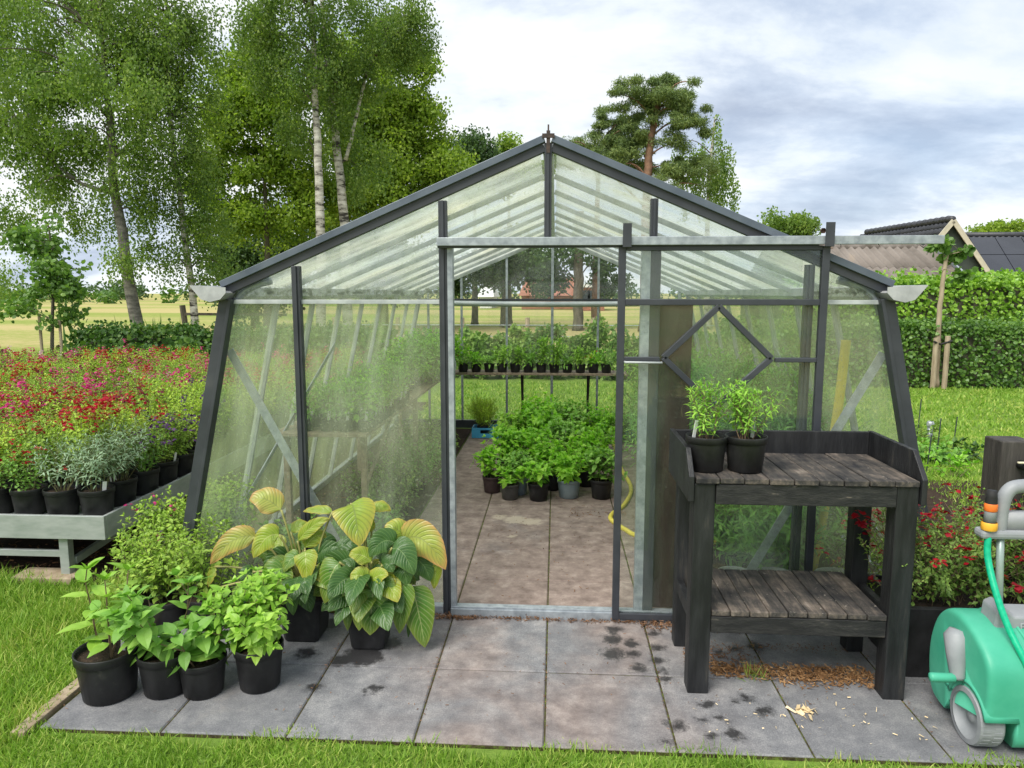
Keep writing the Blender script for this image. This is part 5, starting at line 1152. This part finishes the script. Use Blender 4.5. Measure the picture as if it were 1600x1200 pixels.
tree('tall pine with reddish trunk and layered crown right of the ridge', TP(32, (1008, 560), (1010, 400), (1012, 280), (1020, 200), (1030, 140)), .30,
     [E(1035, 148, 66, 30, 32), E(1000, 142, 42, 22, 32), E(1068, 222, 40, 10, 32), E(975, 238, 36, 12, 32), E(1085, 255, 40, 18, 32), E(1100, 200, 24, 14, 32), E(968, 168, 16, 8, 32), E(890, 250, 30, 14, 32.5), E(1070, 165, 38, 20, 32), E(1030, 128, 30, 14, 32), E(1050, 195, 42, 12, 32), E(1085, 190, 28, 14, 32), E(1010, 185, 25, 12, 32), E(985, 210, 30, 12, 32), E(1030, 215, 32, 9, 32), E(960, 255, 40, 14, 32.5), E(1055, 280, 50, 20, 32)],
     10, 'l_pine', 'pinebark', 2.7, 120, .43, .16, 0, .5, 'pine_tree', PG, 24, NEEDLE, r1=.08, wood=1.6)
tree('lower spreading pine left of the tall pine', TP(34, (930, 560), (932, 400), (935, 240)), .25, [E(905, 225, 38, 20, 34), E(960, 232, 60, 22, 34), E(980, 200, 30, 22, 34), E(945, 205, 40, 14, 34), E(965, 195, 25, 12, 34), E(930, 245, 55, 16, 34), E(975, 230, 40, 14, 34), E(990, 265, 40, 16, 34), E(938, 180, 12, 16, 34)],
     11, 'l_pine', 'pinebark', 2.7, 120, .46, .16, 0, .5, 'pine_tree', PG, 16, NEEDLE, r1=.06, wood=1.4)
tree('weeping birch with hanging twigs at the right edge of the pine', TP(35, (1105, 560), (1105, 400), (1108, 280), (1118, 180)), .18, [E(1105, 232, 34, 26, 35), E(1075, 240, 30, 24, 35), E(1128, 258, 20, 22, 35), E(1122, 178, 12, 14, 35), E(1100, 285, 44, 20, 35), E(1142, 245, 12, 16, 35), E(1146, 285, 10, 20, 35)], 12, 'l_birch', 'birch', 2.4, 26, .26, .12, 1.5, .6, 'birch_tree', PG, 14)
tree('round bushy tree between the sliding door rail end and the pine', TP(45, (1235, 540), (1235, 420), (1235, 350)), .2, [E(1225, 358, 34, 20, 45), E(1255, 362, 28, 22, 45)], 13, 'l_birch', 'bark', 1.3, 90, .7, .19, 0, .9, 'broadleaf_tree', PG, 6)
tree('treetop showing over the tiled wing roof at the right edge', TP(60, (1580, 520), (1580, 420), (1580, 360)), .25, [E(1580, 362, 26, 12, 60), E(1540, 364, 18, 8, 60)], 14, 'l_bright', 'bark', 1.1, 90, .9, .25, 0, .9, 'broadleaf_tree', PG, 4)
HG = 'trees seen through the back gable'
tree('dark oak seen through the left half of the back gable', TP(36, (790, 540), (790, 440), (790, 400)), .3, [E(760, 425, 40, 32, 36), E(820, 415, 42, 38, 36), E(795, 395, 50, 25, 36), E(725, 435, 24, 22, 36)], 15, 'l_dark', 'bark', 1.0, 85, .8, .19, 0, .85, 'broadleaf_tree', HG, 10)
tree('oak with dark trunk seen through the right half of the back gable', TP(33, (903, 540), (903, 470), (905, 400), (905, 330)), .24, [E(865, 430, 26, 28, 34), E(890, 390, 36, 18, 33), E(935, 420, 24, 16, 34), E(955, 435, 20, 24, 35)], 16, 'l_dark', 'bark', 1.0, 80, .75, .18, 0, .85, 'broadleaf_tree', HG, 12, r1=.2)
# young maple tied to stakes at the left
ym = tree('young maple with a small leafy crown tied to two stakes beyond the salvias', TP(11.5, (80, 600), (82, 500), (84, 420), (75, 350)), .035,
     [E(60, 375, 42, 32, 11.5), E(85, 430, 52, 38, 11.5), E(115, 450, 22, 34, 11.5), E(40, 480, 42, 20, 11.5), E(100, 490, 35, 16, 11.5)], 17, 'l_young', 'bark', 22, 34, .25, .08, .05, .75, 'young_tree', None, 22, ROUND, r1=.010, wood=.25)
m = MB()
for x in (65, 96): a = at(x, 540, 11.35); mm = MB(); mm.tube([(a[0], 11.35, 0), (a[0], 11.35, at(x, 490 if x < 80 else 500, 11.35)[2])], .024, 8); tag(mm.build('tree_stake', 'stake'), 'left pale stake of the young maple' if x < 80 else 'right pale stake of the young maple', 'stake')
# ------------------------------------------------------------------ hedges and shrubs
def hedge(label, x0, x1, y0, y1, z1, fm, ls, dens, seed, name='hedge', ends=True, group=None, T=ROUND, rag=.10, z0=0.0):
    q = np.random.default_rng(seed); t = thing(name, label, 'hedge', ((x0+x1)/2, y0, 0), 0, group); c = np.array([(x0+x1)/2, y0, 0])
    m = MB(); m.box((x0-c[0]+.16, .16, 0), (x1-c[0]-.16, y1-y0-.16, z1-.2)); m.build('branches', 'bark', t)
    f = MB()
    def face(n, gen, nrm):
        P = gen(n); w_ = .10*np.sin(P[:, 0:1]*1.7+P[:, 2:3]*2.3)+.06*np.sin(P[:, 0:1]*4.1+1)
        P = P+np.array(nrm)*(w_*rag*10*.35-q.random((n, 1))**1.6*.20+q.normal(size=(n, 1))*rag*.35)
        D = q.normal(size=(n, 3))*.7+np.array([0, 0, -.5]); U = np.array(nrm)*1.0+np.array([0, 0, .5])+q.normal(size=(n, 3))*.55
        f.inst(T, P-c, D, U, (ls*q.uniform(.6, 1.25, n))[:, None], 0)
    face(int((x1-x0)*(z1-z0)*dens), lambda n: np.stack([q.uniform(x0, x1, n), np.full(n, y0), q.uniform(z0, z1, n)], 1), (0, -1, 0))
    face(int((x1-x0)*(y1-y0)*dens), lambda n: np.stack([q.uniform(x0, x1, n), q.uniform(y0, y1, n), np.full(n, z1)], 1), (0, 0, 1))
    for xe, s in ((x0, -1), (x1, 1)):
        face(int((y1-y0)*(z1-z0)*dens), lambda n: np.stack([np.full(n, xe), q.uniform(y0, y1, n), q.uniform(z0, z1, n)], 1), (s, 0, 0))
    n = int((x1-x0)*16)                       # loose shoots along the top
    cpt = np.stack([q.uniform(x0, x1, n), q.uniform(y0, y1, n), z1+q.random(n)*rag], 1); leaf_ball(f, cpt-c, np.full(n, rag*1.1), 6, ls*.9, 0, q, T)
    f.build('foliage', fm, t); return t
hedge('low dark green hedge behind the salvia benches', -9.4, -3.2, 13.2, 14.1, 1.0, 'l_hedge_dark', .07, 850, 21)
hedge('clipped beech hedge with a level top along the right lawn', 3.2, 14.5, 13.2, 14.3, 1.16, 'l_hedge', .062, 1150, 22, rag=.07)
hedge('tall bright green hedge standing behind the clipped beech hedge', 5.2, 16.5, 15.4, 16.8, 2.02, 'l_hedge_bright', .085, 620, 23, rag=.12)
def shrub(label, x, y, rx, ry, rz_, fm, ls, n, seed, name='shrub', group=None, T=ROUND, nc=40):
    q = np.random.default_rng(seed); t = thing(name, label, 'shrub', (x, y, 0), 0, group); f = MB()
    d = unit(q.normal(size=(nc, 3))); d[:, 2] = np.abs(d[:, 2]); c = d*np.array([rx, ry, rz_])*(q.random((nc, 1))**.5); c[:, 2] += .1
    for i in range(0, nc, 2): f.tube([(c[i][0]*.2, c[i][1]*.2, 0), tuple(c[i]*.6), tuple(c[i])], [.02, .012, .005], 5, 1)
    leaf_ball(f, c, q.uniform(.5, 1.2, nc)*min(rx, rz_)*.42, n//nc, ls, 0, q, T); f.build('foliage', [fm, 'bark'], t); return t
SG = 'shrubs below the young maple'
shrub('rounded leafy shrub under the young maple', -8.0, 11.9, .9, .6, .75, 'l_hedge', .10, 2600, 31, group=SG)
shrub('broad leafy shrub at the left photo edge beyond the benches', -9.6, 11.6, .9, .6, .6, 'l_young', .11, 2200, 32, group=SG)
shrub('leafy shrub between the maple and the low dark hedge', -6.7, 12.2, .8, .5, .75, 'l_hedge_dark', .10, 2400, 33, group=SG)
WB = 'wild border plants behind the back gable'
for i in range(9):
    shrub(('tall weedy plant', 'bushy weedy plant', 'pale weedy plant')[i % 3]+' in the wild border seen through the back gable', -3.0+.72*i, 14.3+.2*(i % 2), .5, .4, .85+.12*(i % 3), ('l_weed', 'l_hedge', 'l_weed')[i % 3], .10, 4200, 40+i, 'border_plant', WB+f' {("tall", "bushy", "pale")[i % 3]}', QUAD, 30)
shrub('shrub with white blossom clusters at the right photo edge beyond the hedge', 16.2, 21.5, 1.3, .9, 2.85, 'l_young', .12, 4200, 60, nc=60)
wfl = MB(); q_ = np.random.default_rng(9); cc = np.stack([q_.uniform(-1.7, .8, 50), q_.uniform(-1.0, -.3, 50), q_.uniform(1.9, 2.9, 50)], 1); leaf_ball(wfl, cc, np.full(50, .10), 14, .07, 0, q_, PETAL)
wf = wfl.build('blossom', 'f_white', bpy.data.objects['shrub.003'] if 'shrub.003' in bpy.data.objects else None)
# staked sapling on the right lawn
b = g(1470, 606)
sap_Y = b[1]
tree('slender staked sapling with a few leaves at its top in front of the beech hedge', TP(sap_Y, (1463, 606), (1466, 520), (1474, 440), (1482, 385)), .055,
     [E(1475, 380, 16, 8, sap_Y), E(1500, 392, 22, 8, sap_Y), E(1465, 378, 8, 8, sap_Y), E(1488, 400, 14, 6, sap_Y), E(1505, 425, 10, 6, sap_Y)], 18, 'l_young', 'stake', 26, 16, .12, .11, .05, .7, 'young_tree', None, 12, ROUND, r1=.03, wood=.3)
for px, pt, lab in ((1457, 528, 'left wooden stake of the staked sapling'), (1475, 525, 'right wooden stake of the staked sapling')):
    a = at(px, 606, sap_Y-.12); mm = MB(); mm.tube([(a[0], sap_Y-.12, 0), (a[0], sap_Y-.12, at(px, pt, sap_Y-.12)[2])], .045, 8); tag(mm.build('tree_stake', 'stake'), lab, 'stake')
a = at(1465, 533, sap_Y); mm = MB(); mm.tube([(a[0]-.15, sap_Y-.18, a[2]), (a[0]+.0, sap_Y-.10, a[2]-.05), (a[0]+.16, sap_Y-.19, a[2]+.02)], .02, 6); tag(mm.build('tree_tie', 'rubber'), 'black rubber tie holding the sapling to its stakes', 'tie')
# ------------------------------------------------------------------ house, shed, fence, far land
def tilem(name, a, b, sx, sy, bump=.6):
    m, o, N, L = nt(name); uv = N('ShaderNodeUVMap'); sp = N('ShaderNodeSeparateXYZ'); L(uv.outputs[0], sp.inputs[0])
    ge = N('ShaderNodeNewGeometry'); n = noise(N, L, 1.4, 5, .6, ge.outputs['Position'])
    col = mixc(N, L, n.outputs[0], a, b)
    p = N('ShaderNodeBsdfPrincipled', i_Roughness=.55); L(col, p.inputs['Base Color']); L(p.outputs[0], o.inputs[0]); return m
M['rooftile'] = plain('dark grey glazed roof tile', (.030, .032, .038), (.050, .052, .060), .45, 3, spec=.4)
M['fibre'] = plain('weathered fibre cement', (.105, .09, .075), (.23, .20, .175), .9, .9, c=(.38, .29, .19), lo=.38, hi=.6, stretch=(1, .4, .4))
M['fibre_moss'] = plain('mossy fibre cement', (.09, .075, .06), (.20, .175, .155), .9, 1.6, c=(.25, .15, .08), lo=.4, hi=.6)
M['greenboard'] = plain('dark green boarding', (.022, .032, .028), (.04, .052, .046), .6, 3)
M['creamtrim'] = plain('cream painted trim', (.42, .39, .31), (.52, .48, .38), .6, 4)
M['solar'] = plain('black solar glass', (.020, .022, .030), (.034, .037, .048), .18, .4, spec=.7)
M['brick'] = plain('red brick', (.24, .10, .065), (.36, .16, .10), .85, 2.5)
M['whitewall'] = plain('white render', (.6, .6, .58), (.75, .75, .72), .8, 2)
M['window'] = plain('dark window glass', (.03, .035, .04), (.06, .07, .08), .1, 1)
def corr(mb, o_, ux, uy, L_, H_, pitch, amp, rows=1, step=.0, mat=0, t=.03):
    """wavy roof sheet: o_ corner, ux along the eave, uy up the slope"""
    ux = unit(np.array(ux, float)); uy = unit(np.array(uy, float)); nn = unit(np.cross(ux, uy)); o_ = np.array(o_, float)
    n = max(4, int(L_/pitch*6)); xs = np.linspace(0, L_, n+1)
    for r in range(rows):
        V = []
        for k, yy in enumerate((H_*r/rows-.04, H_*(r+1)/rows)):
            for x in xs: V.append(o_+ux*x+uy*yy+nn*(amp*math.sin(2*math.pi*x/pitch)+(step if k == 0 else 0)))
        for k, yy in enumerate((H_*r/rows-.04,)):
            for x in xs: V.append(o_+ux*x+uy*yy+nn*(amp*math.sin(2*math.pi*x/pitch)+step-t))
        q = n+1; mb.add(V, [(i, i+1, q+i+1, q+i) for i in range(n)]+[(2*q+i, 2*q+i+1, i+1, i) for i in range(n)], mat)
# shed: ridge along x, slope facing the viewer
SY = 21.0; ra = np.array(at(1195, 384, SY)); rb = np.array(at(1453, 386, SY)); rz1 = (ra[2]+rb[2])/2; ra[2] = rb[2] = rz1
shed = thing('shed', 'low shed with a weathered corrugated roof behind the right hedge', 'shed', (rb[0], SY, 0)); so_ = np.array([rb[0], SY, 0])
Ls = rb[0]-ra[0]; run, drop = 2.6, 1.25
m = MB(); corr(m, np.array([ra[0], SY-run, rz1-drop])-so_, (1, 0, 0), (0, run, drop), Ls, math.hypot(run, drop), .21, .035, 2, .02); m.build('roof', 'fibre', shed, True)
m = MB(); corr(m, np.array([ra[0], SY, rz1])-so_, (1, 0, 0), (0, run, -drop), Ls, math.hypot(run, drop), .21, .035, 2, .02); m.build('roof', 'fibre_moss', shed, True)
m = MB()
for i in range(int(Ls/1.05)): m.lathe([(.10, 0), (.115, .5), (.10, 1.02)], 8, 0, (-Ls+1.05*i, 0, rz1-.04), 'x')
m.build('ridge_cap', 'fibre_moss', shed, True)
m = MB(); m.add([(-.15, -run+.2, 0), (-.15, run-.2, 0), (-.15, run-.2, rz1-drop), (-.15, 0, rz1-.08), (-.15, -run+.2, rz1-drop), (-Ls, -run+.2, 0), (-Ls, run-.2, 0), (-Ls, run-.2, rz1-drop), (-Ls, 0, rz1-.08), (-Ls, -run+.2, rz1-drop)], [(0, 1, 2, 3, 4), (9, 8, 7, 6, 5), (0, 4, 9, 5), (1, 6, 7, 2)]); m.build('wall', 'greenboard', shed)
m = MB(); m.bar((.05, -run-.02, rz1-drop-.05), (.05, .0, rz1-.02), .05, .16, 0, (0, -.4, .9)); m.build('verge_board', 'galv', shed)
# house: steep tiled roof, gable towards the viewer
HYn, HYf = 33.5, 41.0; hn = np.array(at(1485, 345, HYn)); hz = hn[2]; hf = np.array([at(1345, 363, HYf)[0], HYf, hz])
house = thing('house', 'house with dark tiled roof, cream gable boards and solar panels on its side wing', 'house', (hn[0], HYn, 0)); ho = np.array([hn[0], HYn, 0])
rd = hf-hn; Lr = np.linalg.norm(rd); ud = rd/Lr; px_ = np.array([ud[1], -ud[0], 0]); HW, HD = 2.4, 3.0
for s in (-1, 1):
    m = MB(); e0 = hn+px_*s*HW-np.array([0, 0, HD])-ho
    if s < 0: corr(m, e0+ud*Lr, -ud, -px_*s*HW+np.array([0, 0, HD]), Lr+.15, math.hypot(HW, HD), .30, .035, 11, .05)
    else: corr(m, e0-ud*.15, ud, -px_*s*HW+np.array([0, 0, HD]), Lr+.15, math.hypot(HW, HD), .30, .035, 11, .05)
    m.build('roof', 'rooftile', house, True)
    m = MB(); a = hn-ho-ud*.22+np.array([0, 0, .0]); m.bar(a+np.array([0, 0, -.02]), a+px_*s*(HW+.05)-np.array([0, 0, HD+.10]), .05, .22, 0, tuple(px_*s*.78+np.array([0, 0, .62]))); m.build('verge_board', 'creamtrim', house)
m = MB()
for i in range(int(Lr/.42)): m.tube([hn-ho+ud*(.42*i-.2)+np.array([0, 0, .06]), hn-ho+ud*(.42*i+.2)+np.array([0, 0, .09])], [.13, .16], 8)
m.build('ridge_cap', 'rooftile', house, True)
m = MB(); b4 = [px_*-HW*.96, px_*HW*.96]; z1 = hz-HD+.05
V = [tuple(b4[0]), tuple(b4[1]), tuple(b4[1]+np.array([0, 0, z1])), (0, 0, hz-.05), tuple(b4[0]+np.array([0, 0, z1]))]; V2 = [tuple(np.array(v)+ud*Lr) for v in V]
m.add(V+V2, [(0, 1, 2, 3, 4), (9, 8, 7, 6, 5), (0, 4, 9, 5), (1, 6, 7, 2)]); m.build('wall', 'greenboard', house)
wl = np.array(at(1500, 368, 40))-ho; wr = np.array(at(1700, 369, 40))-ho; wz = wl[2]; rw, dw = 3.4, 3.2; Lw = wr[0]-wl[0]
m = MB(); corr(m, (wl[0], wl[1]-rw, wz-dw), (1, 0, 0), (0, rw, dw), Lw, math.hypot(rw, dw), .30, .035, 11, .05); m.build('wing_roof', 'rooftile', house, True)
m = MB(); m.box((wl[0]+.1, wl[1]-rw+.2, 0), (wr[0], wl[1]+3, wz-dw+.02)); m.build('wing_wall', 'brick', house)
m = MB(); m.tube([(wl[0], wl[1], wz+.02), (wr[0], wl[1], wz+.02)], .15, 8); m.build('ridge_cap', 'rooftile', house, True)
sn = unit(np.array([0, -dw, rw])); su = unit(np.array([0, rw, dw]))
for j in range(4):
    for i in range(2):
        o_ = np.array([wl[0]+.30+1.32*j, wl[1]-rw, wz-dw])+su*(1.55+1.42*i)+sn*.14
        m = MB(); m.add([o_, o_+np.array([1.28, 0, 0]), o_+np.array([1.28, 0, 0])+su*1.38, o_+su*1.38]+[p-sn*.04 for p in (o_, o_+np.array([1.28, 0, 0]), o_+np.array([1.28, 0, 0])+su*1.38, o_+su*1.38)], [(0, 1, 2, 3), (7, 6, 5, 4), (0, 4, 5, 1), (1, 5, 6, 2), (2, 6, 7, 3), (3, 7, 4, 0)]); m.build('solar_panel', 'solar', house)
# brick houses far behind, seen through the back gable
def far_house(label, px0, px1, py, Y, wall, roofm, flat=False):
    a = at(px0, py, Y); b = at(px1, py, Y); t = thing('brick_house', label, 'house', (a[0], Y, 0)); W_ = b[0]-a[0]; h = a[2]
    m = MB(); m.box((0, 0, 0), (W_, 8, h)); m.build('wall', wall, t)
    m = MB(); m.box((-.2, -.3, h), (W_+.2, 8.2, h+.3)) if flat else m.add([(-.3, -.4, h), (W_+.3, -.4, h), (W_+.3, 8.4, h), (-.3, 8.4, h), (.3, 4, h+2.0), (W_-.3, 4, h+2.0)], [(0, 1, 5, 4), (2, 3, 4, 5), (1, 2, 5), (3, 0, 4)])
    m.build('roof', roofm, t)
    for k in range(3): m = MB(); x = W_*(k+.5)/3; m.box((x-.5, -.03, .9), (x+.5, -.002, min(h-.3, 2.2))); m.build('window', 'window', t)
far_house('long low brick house with tiled roof seen through the back gable', 815, 900, 462, 75, 'brick', 'brick'); far_house('brick house with flat white roof edge seen through the back gable', 908, 945, 449, 70, 'brick', 'whitewall', True); far_house('small white gabled house seen through the left of the back gable', 750, 768, 464, 80, 'whitewall', 'whitewall')
fe = thing('wire_fence', 'wire fence with pale posts behind the greenhouse', 'fence', (0, 19, 0))
for i in range(9): m = MB(); m.tube([(-6+1.75*i, 0, 0), (-6+1.75*i, 0, 1.05)], .06, 8); m.build('post', 'stake', fe)
for z in (.55, .85): m = MB(); m.tube([(-6, -.07, z), (8, -.07, z)], .010, 4); m.build('wire', 'galv', fe)
rf = thing('rail_fence', 'leaning dark wooden fence post with a rail by the slim birch', 'fence', (at(292, 510, 24)[0], 24, 0))
m = MB(); m.tube([(0, 0, 0), (-.12, 0, 1.28)], .10, 8); m.build('post', 'bark', rf)
m = MB(); m.bar((.0, -.1, .98), (3.6, -.1, .96), .06, .09); m.build('rail', 'bark', rf)
q_ = np.random.default_rng(77); rd_ = MB()
n = 160; P = np.stack([q_.normal(0, .9, n)+at(240, 540, 17)[0], 17+q_.normal(0, .4, n), np.zeros(n)], 1); D = q_.normal(size=(n, 3))*.25; D[:, 2] = 1
rd_.inst(NEEDLE, P, D, q_.normal(size=(n, 3)), np.stack([np.full(n, .35), q_.uniform(.6, 1.25, n), np.full(n, .4)], 1)); tag(rd_.build('reeds', 'l_hedge_dark'), 'reeds growing at the ditch by the leaning birch', 'reeds', kind='stuff')
fl_ = MB(); q_ = np.random.default_rng(78)
for (x0, x1, Y, zb, fm) in ((-230, -20, 170, 5.0, 0), (-150, -60, 120, 3.2, 1), (-20, 60, 150, 4.0, 0), (60, 200, 170, 5.0, 1)):
    n = int((x1-x0)/2.2); c = np.stack([q_.uniform(x0, x1, n), Y+q_.normal(0, 5, n), q_.uniform(.5, 1, n)*zb*.55], 1)
    leaf_ball(fl_, c, np.full(n, zb*.55), 90, .9, fm, q_, QUAD, 0, .5, .9)
tag(fl_.build('far_woods', ['l_dark', 'l_hedge']), 'line of far woods across the meadow', 'woods', kind='stuff')

# ------------------------------------------------------------------ small planting at the right
for i, (px, py, n, hg, fm, ll, lab) in enumerate(((1470, 720, 8, .22, 'l_mid', .10, 'low green plant with wide leaves in the right flower bed'), (1512, 718, 8, .16, 'l_hedge_dark', .10, 'dark leaved plant beside the tap post in the right bed'), (1455, 690, 8, .24, 'l_weed', .08, 'grey green plant at the far side of the right bed'), (1490, 745, 9, .2, 'l_basil', .08, 'bright green plant in the middle of the right bed'), (1440, 715, 7, .2, 'l_mid', .08, 'green plant by the right greenhouse corner'))):
    b = g(px, py); bed_plant('border_plant', lab, b[0], b[1], n, hg, .09, ll, OVATE, fm, 500+i, .05, .9, .3, group='plants in the right flower bed')
for i, (px, py, hg) in enumerate(((1448, 735, .35), (1462, 722, .45), (1489, 700, .35), (1432, 690, .5))):
    b = g(px, py); m = MB(); m.tube([(b[0], b[1], -.01), (b[0]+.02, b[1], hg)], .006, 5); tag(m.build('plant_cane', 'frame'), ('short cane', 'leaning cane', 'thin cane behind', 'tallest cane')[i]+' in the right flower bed', 'cane', 'canes in the right flower bed')
b = g(1459, 690); lm = thing('garden_light', 'small steel garden light at the edge of the right lawn', 'garden light', (b[0], b[1]+.1, 0)); m = MB(); m.lathe([(.03, 0), (.03, .16), (.0, .16)], 12); m.build('post', 'zinc', lm, True); m = MB(); m.lathe([(.04, .161), (.042, .20), (.03, .22), (.0, .225)], 12); m.build('lamp_head', 'zinc', lm, True)
sb = thing('border_salvia', 'red flowering salvia bush in the bed beyond the planter', 'plant', (2.12, 3.85, 0)); fol, tips = bush(520, 26, .55, .22, .03, .034, SMALL, .55, .5, .1, .8, .3, .1, srad=.002); fol.build('foliage', ['l_weed', 'wood_stem'], sb); blossoms(6, tips, .5, 6, .06, .03).build('blossom', 'f_red', sb)
rs = thing('leaning_salvia', 'thin red flowered salvia rising behind the right rear bench leg', 'plant', (1.62, 3.46, 0)); fol, tips = bush(521, 5, .55, .05, .035, .032, SMALL, .4, .5, .1, .8, .3, .1, srad=.002); fol.build('foliage', ['l_salvia', 'wood_stem'], rs); blossoms(7, tips, .4, 5, .05, .03).build('blossom', 'f_red', rs)

# ------------------------------------------------------------------ litter on the slabs, grass
q_ = np.random.default_rng(99); lt_ = MB()
CH_ = (np.array([(-.5, 0, 0), (.5, 0, .1), (.4, 1, .25), (-.4, 1, 0)]), [(0, 1, 2, 3)], np.zeros((4, 2)))
def litter(x0, x1, y0, y1, n, s, mat):
    P = np.stack([q_.uniform(x0, x1, n), q_.triangular(y0, (y0+y1)/2, y1, n), q_.uniform(.003, .014, n)], 1); D = q_.normal(size=(n, 3)); D[:, 2] *= .2; U = q_.normal(size=(n, 3))*.3; U[:, 2] += 1
    lt_.inst(CH_, P, D, U, np.stack([s*q_.uniform(.2, .6, n), s*q_.uniform(.7, 2.2, n), np.full(n, s)], 1), mat)
litter(-1.2, .6, 3.505, 3.575, 900, .010, 0); litter(.45, 1.0, 3.44, 3.56, 500, .011, 0); litter(.72, 1.42, 3.0, 3.16, 1500, .012, 1); litter(.62, .95, 3.02, 3.35, 260, .011, 0); litter(1.0, 1.4, 2.95, 3.1, 400, .012, 1)
litter(-2.0, 1.9, 2.5, 3.5, 260, .007, 0); litter(-.5, .45, 3.7, 6.0, 220, .009, 0); litter(.55, 1.6, 2.5, 2.95, 60, .009, 2); litter(.98, 1.08, 2.72, 2.80, 16, .03, 2); litter(.1, .9, 5.2, 5.5, 120, .012, 0)
litter(-.6, -.4, 3.50, 3.56, 90, .014, 0); litter(.66, 1.4, 3.25, 3.36, 240, .007, 0)
for xl in (-2.03, -1.53, -1.03, -.53, -.03, .47, .97, 1.47): litter(xl-.012, xl+.012, 2.5, 3.55, 60, .006, 0)
litter(-2.0, -1.6, 3.86, 6, 200, .02, 0); litter(-4.2, -2.0, 3.9, 4.6, 500, .02, 0)
M['litter'] = leafm('brown litter', (.05, .026, .014), (.12, .065, .035), (.22, .13, .08), 0, .9, .1, 8); M['bark_chip'] = leafm('bark chips', (.09, .045, .02), (.2, .11, .05), (.32, .2, .1), 0, .9, .1, 8); M['straw'] = leafm('dry straw', (.4, .3, .16), (.55, .44, .27), (.6, .5, .35), 0, .8, .2, 8)
tag(lt_.build('leaf_litter', ['litter', 'bark_chip', 'straw']), 'brown bark crumbs and litter scattered over the slabs', 'litter', kind='stuff')
m = MB(); dl = leaf_t(4, .8, -.3, -.3, .45); m.inst(dl, [(1.575, 2.435, .012)], [(.5, -.4, .2)], [(0, .2, 1)], [[.075]], 0); tag(m.build('fallen_leaf', 'straw'), 'dry brown leaf lying by the reel wheel', 'leaf')
M['grass'] = leafm('grass blades', (.10, .19, .025), (.185, .305, .04), (.40, .42, .125), .35, .5, .25, big=2.5)
BL = (np.array([(-.5, 0, 0), (.5, 0, 0), (.38, .55, .10), (-.38, .55, .10), (0, 1, .32)]), [(0, 1, 2, 3), (3, 2, 4)], np.zeros((5, 2)))
gr_ = MB()
def grass(x0, x1, y0, y1, dens, h, w_, keep=None):
    n = int((x1-x0)*(y1-y0)*dens); P = np.stack([q_.uniform(x0, x1, n), q_.uniform(y0, y1, n), np.full(n, -.018)], 1)
    if keep is not None: P = P[keep(P)]
    n = len(P); D = q_.normal(size=(n, 3))*.55; D[:, 2] = 1; U = q_.normal(size=(n, 3)); U[:, 2] = .1
    hh_ = h*q_.uniform(.45, 1.25, n)*(.75+.5*np.sin(P[:, 0]*3.1+np.sin(P[:, 1]*4.7))**2)
    gr_.inst(BL, P, D, U, np.stack([np.full(n, w_), hh_, hh_], 1), 0)
edge = lambda P: P[:, 1] < 2.475+.035*np.sin(P[:, 0]*5.3)+.03*np.sin(P[:, 0]*11.7+1)+q_.normal(size=len(P))*.018
grass(-2.9, 2.6, 2.05, 2.56, 13000, .044, .0050, edge)
lft = lambda P: P[:, 0] < -2.085-.02*np.sin(P[:, 1]*9)+q_.normal(size=len(P))*.012
grass(-4.6, -2.03, 2.3, 3.92, 8000, .085, .0058, lft)
grass(-2.6, -2.1, 3.5, 3.95, 3000, .10, .005)
grass(2.2, 9.5, 4.6, 9, 1500, .05, .010, lambda P: P[:, 0] > 2.3+(P[:, 1] < 6.3)*1.0); grass(2.6, 14, 9, 13.2, 450, .06, .02); grass(-2, 2.6, 9.2, 13.5, 450, .06, .018)
tag(gr_.build('grass', 'grass'), 'short green lawn grass', 'grass', kind='stuff')
m = MB(); n = 40; P = np.stack([q_.normal(.90, .025, n), q_.normal(3.03, .02, n), np.zeros(n)], 1); D = q_.normal(size=(n, 3))*.7; D[:, 2] = 1
m.inst(BL, P, D, q_.normal(size=(n, 3)), np.stack([np.full(n, .003), q_.uniform(.03, .09, n), np.full(n, .08)], 1)); tag(m.build('grass_tuft', 'grass'), 'tuft of grass in the slab joint under the potting bench', 'grass')
# ------------------------------------------------------------------ render settings
sc.cycles.use_denoising = True
sc.cycles.max_bounces = 7; sc.cycles.diffuse_bounces = 3; sc.cycles.glossy_bounces = 3; sc.cycles.transmission_bounces = 4
sc.cycles.transparent_max_bounces = 40; sc.cycles.sample_clamp_indirect = 6
